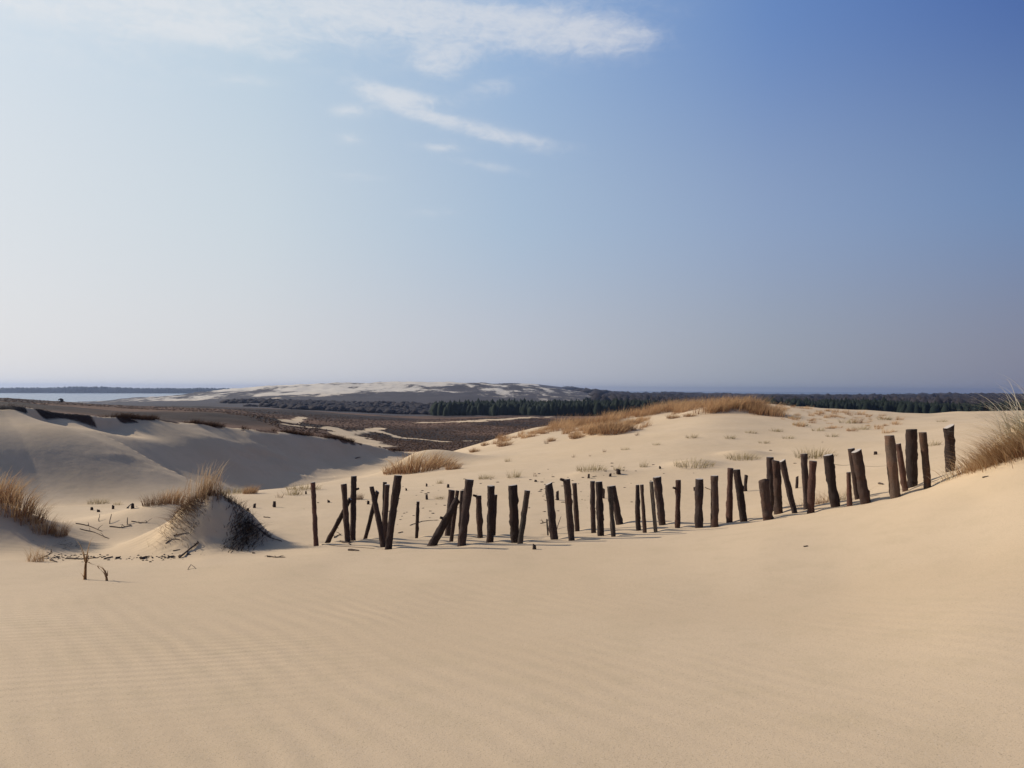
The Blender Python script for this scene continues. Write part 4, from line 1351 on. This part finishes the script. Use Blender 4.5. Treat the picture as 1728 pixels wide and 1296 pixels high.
for i, (tx, ty, bx, by, tw, bw, tint, op, lb) in enumerate(posts):
    dc = float(np.interp(bx, px_c, d_c))
    if 'd' in op:
        d = op['d']
    else:
        h_ = ground_hit(bx, by, dc - 0.6, 20)
        d = dc if h_ is None else float(np.clip(h_[1], dc - 0.3, 14.5))
    b3, t3 = P(bx, by, d), P(tx, ty, d)
    g = gz(b3[0], b3[1])
    ax = (t3 - b3) / np.linalg.norm(t3 - b3)
    b3b = b3 - ax * ((b3[2] - g) / max(ax[2], .3) + 0.30)       # bury the foot
    mpp = d / F
    rb, rt = bw * mpp / 2, tw * mpp / 2
    org = np.array([b3[0], b3[1], g])
    me_, cme = post_mesh('post', b3b - org, t3 - org, rb, rt, slant=op.get('sl', (random.uniform(-.08, .08), random.uniform(-.05, .1))),
                         rough=op.get('rough', 0.12) * 1.6, bend=(op.get('bend', random.uniform(-.006, .006)), 0), seed=100 + i)
    o = add('fence_post', me_, org)
    SCOUR.append((b3[0], b3[1], rb))
    j = random.uniform(0.75, 1.4)
    o.color = (tint[0] * j, tint[1] * j, tint[2] * j, 1)
    tag(o, lb, 'fence post', 'weathered fence posts in the sand')
    if tw > 4:
        c_ = add('cut_end', cme, (0, 0, 0), o)
    if 'knob' in op:
        tk, sd = op['knob']
        kp = b3 + (t3 - b3) * tk - org
        rk = rt * 0.38
        dirk = np.array([sd * 1.0, -0.2, 0.35])
        dirk /= np.linalg.norm(dirk)
        k0 = kp + dirk * rt * 0.4
        k1 = kp + dirk * (rt + 0.05)
        kme, _ = post_mesh('branch_stub', k0, k1, rk * 1.2, rk, 8, 5, seed=300 + i)
        ko = add('branch_stub', kme, (0, 0, 0), o)
        ko.color = (tint[0] * .8, tint[1] * .8, tint[2] * .8, 1)

# wind scour round each post foot and a low drift on its lee side
def scour():
    me_g = sand_ground.data
    co = np.empty(len(me_g.vertices) * 3, np.float32)
    me_g.vertices.foreach_get('co', co)
    co = co.reshape(-1, 3)
    near_ = np.where((co[:, 1] > 8) & (co[:, 1] < 16) & (np.abs(co[:, 0]) < 12))[0]
    for x_, y_, r_ in SCOUR:
        dx, dy = co[near_, 0] - x_, co[near_, 1] - y_
        dd = np.hypot(dx, dy)
        k_ = near_[dd < 0.9]
        dx, dy = co[k_, 0] - x_, co[k_, 1] - y_
        dd = np.hypot(dx, dy)
        co[k_, 2] += (-0.030 * np.exp(-(dd / (r_ + 0.07)) ** 2) + 0.022 * np.exp(-(((dx - 0.26) / 0.24) ** 2 + (dy / 0.10) ** 2))).astype(np.float32)
    me_g.vertices.foreach_set('co', co.ravel())
    me_g.update()


scour()

# short stubs standing in the sand behind the fence
stubs = [
    (155, 861, 5, 4, 'small black stub beside twigs in the left sand hollow'), (166, 864, 4, 5, 'tiny stub right of the first one in the left hollow'),
    (191, 859, 6, 4, 'square black stub in the middle of the left hollow rim'), (225, 858, 8, 5, 'taller stub with a leaning stick left of the sand hump'),
    (428.5, 857, 7, 4.5, 'short stub nearest the right side of the mound'), (464.5, 856, 10, 5, 'taller stub left of the first slender post'),
    (516, 834, 5, 3, 'tiny dark stub behind the first slender post'), (555, 848, 4, 5, 'low dark stump top between the first and second posts'),
    (621, 851, 6, 5, 'dark stump left behind the V group'), (686, 828, 4, 3, 'tiny dark dot-like stub right behind the V group'),
    (719.5, 821, 5, 3, 'upper one of two stubs above the short thin post'), (720.5, 843, 8, 4.5, 'lower taller one of two stubs above the short thin post'),
    (755.5, 823, 6, 4, 'stub behind the steeply leaning log'), (904.5, 813, 3, 5, 'flat dark stump beside the thin dark wisp'),
    (941.5, 844, 15, 5, 'cylindrical stub seen between two tall leaning posts'), (992.5, 807, 7, 4, 'black stub left of the olive tuft hollow'),
    (1029.5, 804, 5, 4, 'small black stub between two others on the slope'), (1045, 800, 8, 8, 'black chunky stump at the right of three on the slope'),
    (1018.5, 841, 16, 4.5, 'stub seen just right of the thick wavy post'), (1114, 791, 4, 4, 'dark dot-like stub left of the yellowish hummock'),
    (1172, 828, 6, 3, 'thin stub left of the straight thick grey-black post'), (1256.5, 829, 27, 6.5, 'tall square stub behind the left-leaning dark post'),
    (1478, 767, 5, 5, 'stub alone on the sand left of the last group'), (1344, 824, 20, 4, 'forked thin stub behind the slim leaning pole'),
    (901, 927, 8, 6, 'small pointed stump in front of the fence, middle of the foreground'), (418, 862, 4, 4, 'tiny stub touching the mound remains'),
]
for i, (px, py, hp, wp, lb) in enumerate(stubs):
    p = ground_hit(px, py, 9.5 if py > 900 else 12.5, 60)
    if p is None:
        print('stub miss', px, py)
        continue
    m_ = p[1] / F
    lean = random.uniform(-0.1, 0.1)
    me_, cme = post_mesh('stub', (0, 0, -0.15), (hp * m_ * lean * 2, 0, hp * m_), wp * m_ * 0.58, wp * m_ * 0.44, 10, 7, seed=500 + i, rough=.35, slant=(random.uniform(-.7, .7), .25))
    o = add('post_stub', me_, p)
    o.color = DARK
    tag(o, lb, 'post stub', 'broken post stubs on the sand')


# ------------------------------------------------------------------ sticks and driftwood
def stick_mesh(name, pts3, r, seed=0, twigs=()):
    """a crooked tube through the given points, plus thin side twigs, one mesh"""
    V, Fc, tn = [], [], []

    def tube(pp, r0, r1):
        sides = 5
        off = len(V)
        pp = [np.array(q, float) for q in pp]
        for i, c in enumerate(pp):
            d_ = pp[min(i + 1, len(pp) - 1)] - pp[max(i - 1, 0)]
            d_ /= np.linalg.norm(d_) + 1e-9
            e1 = np.cross(d_, [0.1, 0.2, 1.0])
            e1 /= np.linalg.norm(e1)
            e2 = np.cross(d_, e1)
            rad = r0 + (r1 - r0) * i / (len(pp) - 1)
            for s in range(sides):
                a = 2 * math.pi * s / sides
                rr_ = rad * random.uniform(0.75, 1.2)
                V.append(c + e1 * math.cos(a) * rr_ + e2 * math.sin(a) * rr_)
                tn.append(random.uniform(0, 1))
        for i in range(len(pp) - 1):
            for s in range(sides):
                k_ = (s + 1) % sides
                Fc.append((off + i * sides + s, off + i * sides + k_, off + (i + 1) * sides + k_, off + (i + 1) * sides + s))
        Fc.append(tuple(off + s for s in range(sides))[::-1])
        Fc.append(tuple(off + (len(pp) - 1) * sides + s for s in range(sides)))
    tube(pts3, r, r * 0.55)
    for tw in twigs:
        tube(tw, r * 0.55, r * 0.25)
    return new_mesh(name, V, Fc, M_TWIG, False, {'tone': tn})


def lay_stick(pxpts, rpx, label, lift=None, name='stick', cat='stick', d0=8.5, nt=2, group='dry sticks on the sand', mtl=None):
    """stick along photo points that lies on the ground (lift in px raises points)"""
    ps = []
    for i, (px, py) in enumerate(pxpts):
        up = 0 if lift is None else lift[i]
        p = ground_hit(px, py + up, d0, 60)
        if p is None:
            print('stick miss', label)
            return
        m_ = p[1] / F
        ps.append(p + np.array([0, 0, rpx * m_ * 0.6 + up * m_]))
    m_ = ps[0][1] / F
    fine = []
    for a, b_ in zip(ps[:-1], ps[1:]):
        for k_ in range(3):
            t_ = k_ / 3
            q = a + (b_ - a) * t_
            fine.append(q + np.array([random.uniform(-.6, .6), random.uniform(-.6, .6), random.uniform(0, .5)]) * m_ * (1.2 if k_ else 0.2))
    fine.append(ps[-1])
    tw = []
    for k_ in range(nt):
        c = fine[random.randrange(1, len(fine))]
        e = c + np.array([random.uniform(-9, 9), random.uniform(-6, 6), random.uniform(1, 7)]) * m_
        tw.append([c, (c + e) / 2 + np.array([0, 0, 1.0]) * m_, e])
    org = ps[0]
    me_ = stick_mesh(name, [q - org for q in fine], rpx * m_, 0, [[q - org for q in w_] for w_ in tw])
    if mtl:
        me_.materials[0] = mtl
    o = add(name, me_, org)
    return tag(o, label, cat, group)


sticks = [
    ([(303, 942), (316, 931), (335, 917)], 1.9, 'thick dark forked stick lying at the foot of the near mound', None),
    ([(279, 918), (292, 910), (303, 912)], 0.9, 'thin crooked twig on the left slope of the mound', None),
    ([(293, 905), (306, 902), (318, 900)], 1.0, 'short horizontal twig above the forked stick', None),
    ([(451, 940), (465, 941), (481, 941)], 1.3, 'knobbly stick lying flat right of the mound', None),
    ([(418, 882), (438, 893), (455, 908), (476, 914)], 1.2, 'long curved branch trailing from the mound towards the fence', [0, 4, 2, 0]),
    ([(436, 893), (450, 905), (460, 909)], 0.8, 'thin side branch under the long curved branch', None),
    ([(588, 929), (606, 930)], 2.0, 'flat dark bark chip below the V group', None),
    ([(574, 914), (586, 917), (592, 920)], 1.6, 'dark splinter at the foot of the second upright post', None),
    ([(543, 919), (570, 922), (632, 926)], 0.6, 'long thin root line lying in front of the first posts', None),
    ([(564, 908), (570, 904), (575, 903)], 1.1, 'small curled twig right of the first leaning post', None),
    ([(692, 887), (712, 880), (740, 878)], 0.7, 'thin curved branch lying behind the short thin post', None),
    ([(672, 900), (680, 898)], 1.0, 'short twig between the V group and the short thin post', None),
    ([(912, 884), (921, 882), (928, 878)], 0.9, 'thin twig crossing the tiny stake', [3, 6, 8]),
    ([(940, 893), (944, 880), (947, 872)], 0.7, 'slim upright twig right of the post with slanting cut top', [0, 8, 14]),
    ([(1190, 823), (1200, 828)], 1.0, 'dark twig reaching left of the straight thick brown post', None),
    ([(1356, 923), (1364, 922)], 1.3, 'tiny dark chip alone on the foreground sand at right', None),
    ([(453, 1054), (459, 1055)], 0.9, 'tiny pale chip alone on the foreground sand at left', None),
    ([(1658, 807), (1668, 804)], 1.4, 'small brown chip under the right edge grass', None),
    ([(1483, 817), (1490, 818)], 2.2, 'brown bark piece on the sand left of the peeled post', None),
    ([(600, 774), (608, 772)], 0.9, 'thin splinter at the base of the shaded dune', None),
    ([(317, 962), (322, 953), (330, 960)], 0.7, 'pale forked twig standing on the sand below the mound', [0, 5, 0]),
    ([(85, 946), (96, 949)], 1.6, 'black stick piece right of the small straw tuft', None),
    ([(66, 944), (80, 938), (88, 934)], 1.4, 'black curved stick behind the small straw tuft', [0, 2, 5]),
    ([(112, 943), (140, 944), (165, 942)], 1.3, 'long dark root lying behind the foreground grass stems', None),
    ([(238, 944), (248, 941)], 2.6, 'chunky dark wood piece on the rim left of the forked stick', None),
    ([(195, 943), (203, 942)], 2.2, 'dark wood lump behind the foreground stems on the right', None),
    ([(176, 944), (190, 940)], 1.5, 'dark splinter between the two lumps on the rim', None),
    ([(284, 941), (294, 939)], 1.6, 'dark chip just left of the forked stick', None),
    ([(292, 930), (304, 928)], 0.9, 'thin dark splinter above the chip on the rim', None),
    ([(426, 934), (430, 934)], 1.5, 'small round dark lump left of the knobbly stick', None),
    ([(215, 858), (224, 850)], 1.5, 'stick leaning on the taller stub left of the sand hump', [0, 4]),
    ([(185, 884), (188, 868)], 0.9, 'upright twig in the left sand hollow', [0, 9]),
    ([(167, 880), (168, 868)], 0.8, 'short upright twig left of the tallest twig in the hollow', [0, 8]),
    ([(215, 885), (215, 874)], 0.9, 'upright twig at the right of the left sand hollow', [0, 7]),
    ([(128, 884), (150, 888), (172, 897)], 1.0, 'long low twig running right from the left edge grass', None),
    ([(135, 893), (160, 899), (184, 909)], 0.8, 'lowest long twig running right from the left edge grass', None),
    ([(185, 889), (205, 891), (222, 887)], 1.0, 'dark twig on the floor of the left hollow', None),
    ([(222, 880), (235, 883), (248, 882)], 0.9, 'dark twig right of the hollow below the sand hump', None),
    ([(445, 873), (456, 874)], 1.1, 'short dark twig on the sand right of the mound', None),
]
for pp, rp, lb, lf in sticks:
    lay_stick(pp, rp, lb, lf, nt=0 if rp < 0.8 or len(pp) < 3 else 3)
# crumbs of bark along the rim, too small to count
V, Fc, tn = [], [], []
cx_, cy_ = [], []
for i in range(150):
    px = random.choice([random.gauss(150, 25), random.uniform(125, 345), random.gauss(270, 25), random.gauss(95, 15)])
    py = 941 + random.gauss(0, 3) - max(0, (px - 250)) * 0.05
    p = ground_hit(px, py, 8.5, 14)
    if p is not None:
        cx_.append(p)
cc = np.array(cx_)
s_ = RNG.uniform(0.004, 0.014, len(cc))
V, Fc, tn = clumps(cc, s_ * 1.4, s_, RNG.uniform(0, .6, len(cc)), 5, 0, .4)
o = add('bark_crumbs', new_mesh('bark_crumbs', V, Fc, M_TWIG, False, {'tone': tn}))
o['kind'] = 'stuff'
o['label'] = 'scattered dark bark crumbs along the sand rim'
# dark specks over the open sand behind the fence
cc = []
for i in range(150):
    px = random.choice([random.uniform(480, 1500), random.gauss(1010, 45), random.gauss(930, 30), random.gauss(720, 50)])
    px = min(max(px, 480), 1500)
    p = ground_hit(px, random.uniform(np.interp(px, [480, 1500], [840, 730]), np.interp(px, [480, 1500], [905, 815])), 12.6, 45)
    if p is not None:
        cc.append(p)
cc = np.array(cc)
s_ = RNG.uniform(0.006, 0.020, len(cc)) * np.clip(cc[:, 1] / 16, 1, 1.7)
V, Fc, tn = clumps(cc, s_ * 1.9, s_ * 0.7, RNG.uniform(0, .9, len(cc)), 5, 0, .5)
o = add('wood_litter', new_mesh('wood_litter', V, Fc, M_TWIG, False, {'tone': tn}))
o['kind'] = 'stuff'
o['label'] = 'small bits of bark and twig strewn over the sand behind the fence'


# foreground stems
def stems(name, root_px, parts, label):
    rp = ground_hit(*root_px, 6, 13)
    d = rp[1]
    bs, tp, wd = [], [], []
    for (x0, y0, x1, y1, w) in parts:
        a, b_ = P(x0, y0, d), P(x1, y1, d + random.uniform(-.05, .05))
        bs.append(a - rp)
        tp.append(b_ - a)
        wd.append(w * 1.35 * d / F)
    V, Fc, tn = blades(np.array(bs), np.array(tp), np.array(wd), 6, 0.25, RNG.uniform(0, .7, len(bs)))
    # blades face the light as well as the eye: cross each with a twin turned 90 degrees
    V2, Fc2, tn2 = blades(np.array(bs), np.array(tp), np.array(wd), 6, 0.25, RNG.uniform(0, .7, len(bs)))
    V, Fc, tn = np.concatenate([V, V2]), np.concatenate([Fc, Fc2 + len(V)]), np.concatenate([tn, tn2])
    o = add(name, new_mesh(name, V, Fc, M_STRAW, False, {'tone': tn}), rp)
    tag(o, label, 'grass tuft')


stems('beach_grass', (143, 978), [(143, 982, 144, 944, 4.5), (144, 982, 147, 940, 3.5), (145, 950, 126, 908, 2.0), (146, 950, 152, 914, 2.0), (143, 948, 134, 925, 1.8), (147, 948, 166, 935, 1.2),
                                 (142, 978, 135, 966, 1.2), (146, 945, 157, 905, 1.0), (143, 960, 150, 925, 2.6), (149, 948, 168, 955, 1.8), (165, 955, 172, 962, 2.0)], 'taller dry grass stem standing alone on the foreground sand at left')
stems('beach_grass', (180, 980), [(180, 983, 178, 962, 3.5), (181, 982, 172, 956, 2.6), (180, 972, 165, 954, 2.6), (179, 974, 170, 962, 2.4), (181, 972, 182, 962, 2.0), (178, 965, 160, 950, 1.6), (180, 976, 174, 958, 2.6)], 'shorter bent dry grass stem right of the taller one in the foreground')


# rusty wire between posts on the right
def wire(pts_, label):
    ps = [P(px, py, d) for px, py, d in pts_]
    org = ps[0]
    fine = []
    for a, b_ in zip(ps[:-1], ps[1:]):
        for k_ in range(6):
            t_ = k_ / 6
            fine.append(a + (b_ - a) * t_ - np.array([0, 0, 0.03 * math.sin(math.pi * t_)]) - org)
    fine.append(ps[-1] - org)
    me_ = stick_mesh('wire', fine, 0.0028)
    tag(add('fence_wire', me_, org), label, 'wire')


wire([(1400, 781, 11.8), (1441, 783, 11.9), (1503, 785, 11.35)], 'thin rusty wire strung between the broad posts on the right')

# two solitary trees and a bare bush far off
def far_tree(px, py, d, h, label, name='pine_tree', mcrown=M_PINE):
    q = P(px, py, d)
    z_ = gz(q[0], q[1])
    root = bpy.data.objects.new(name, None)
    COL.objects.link(root)
    root.location = (q[0], q[1], z_)
    tag(root, label, 'tree')
    tm, _ = post_mesh('trunk', (0, 0, -0.5), (0, 0, h * 0.8), h * .03, h * .012, 8, 5, seed=int(px))
    to = add('trunk', tm, (0, 0, 0), root)
    to.color = DARK
    n = 26
    cc_ = np.stack([RNG.normal(0, h * .16, n), RNG.normal(0, h * .16, n), h * RNG.uniform(.25, .85, n)], 1)
    V, Fc, tn = clumps(cc_, np.full(n, h * .13), np.full(n, h * .2), RNG.uniform(0, 1, n), 6, 0, .4)
    add('crown', new_mesh('crown', V, Fc, mcrown, False, {'tone': tn}), (0, 0, 0), root)


far_tree(991, 676, 820, 9, 'lone dark tree on the far slope, left of a pair')
far_tree(1012, 680, 760, 8, 'lone dark tree on the far slope, right of a pair')
far_tree(103, 681, 225, 1.6, 'small bare bush on the dark hill against the lagoon', 'bare_bush', M_WOOD)

# ------------------------------------------------------------------ haze
mh, t, out = mat('haze_air')
pv = t.n('ShaderNodeVolumePrincipled')
pv.inputs['Color'].default_value = (0.40, 0.49, 0.72, 1)
pv.inputs['Density'].default_value = 0.00011
pv.inputs['Anisotropy'].default_value = 0.5
t.l(pv.outputs[0], out.inputs['Volume'])
lx, ly0, ly1, lz0, lz1 = 9500, -9200, 9500, -36, EYE + 36
vb = [(-lx, ly0, lz0), (lx, ly0, lz0), (lx, ly1, lz0), (-lx, ly1, lz0), (-lx, ly0, lz1), (lx, ly0, lz1), (lx, ly1, lz1), (-lx, ly1, lz1)]
fb = [(0, 3, 2, 1), (4, 5, 6, 7), (0, 1, 5, 4), (1, 2, 6, 5), (2, 3, 7, 6), (3, 0, 4, 7)]
hz_o = add('haze', new_mesh('haze', vb, fb, mh))
hz_o['kind'] = 'stuff'
hz_o['label'] = 'thin blue haze over the far land'
print('tris', sum(len(o.data.loop_triangles) if o.data.loop_triangles else 0 for o in SC.objects if o.type == 'MESH'), 'zmax', Z2.max(), Z2.min())
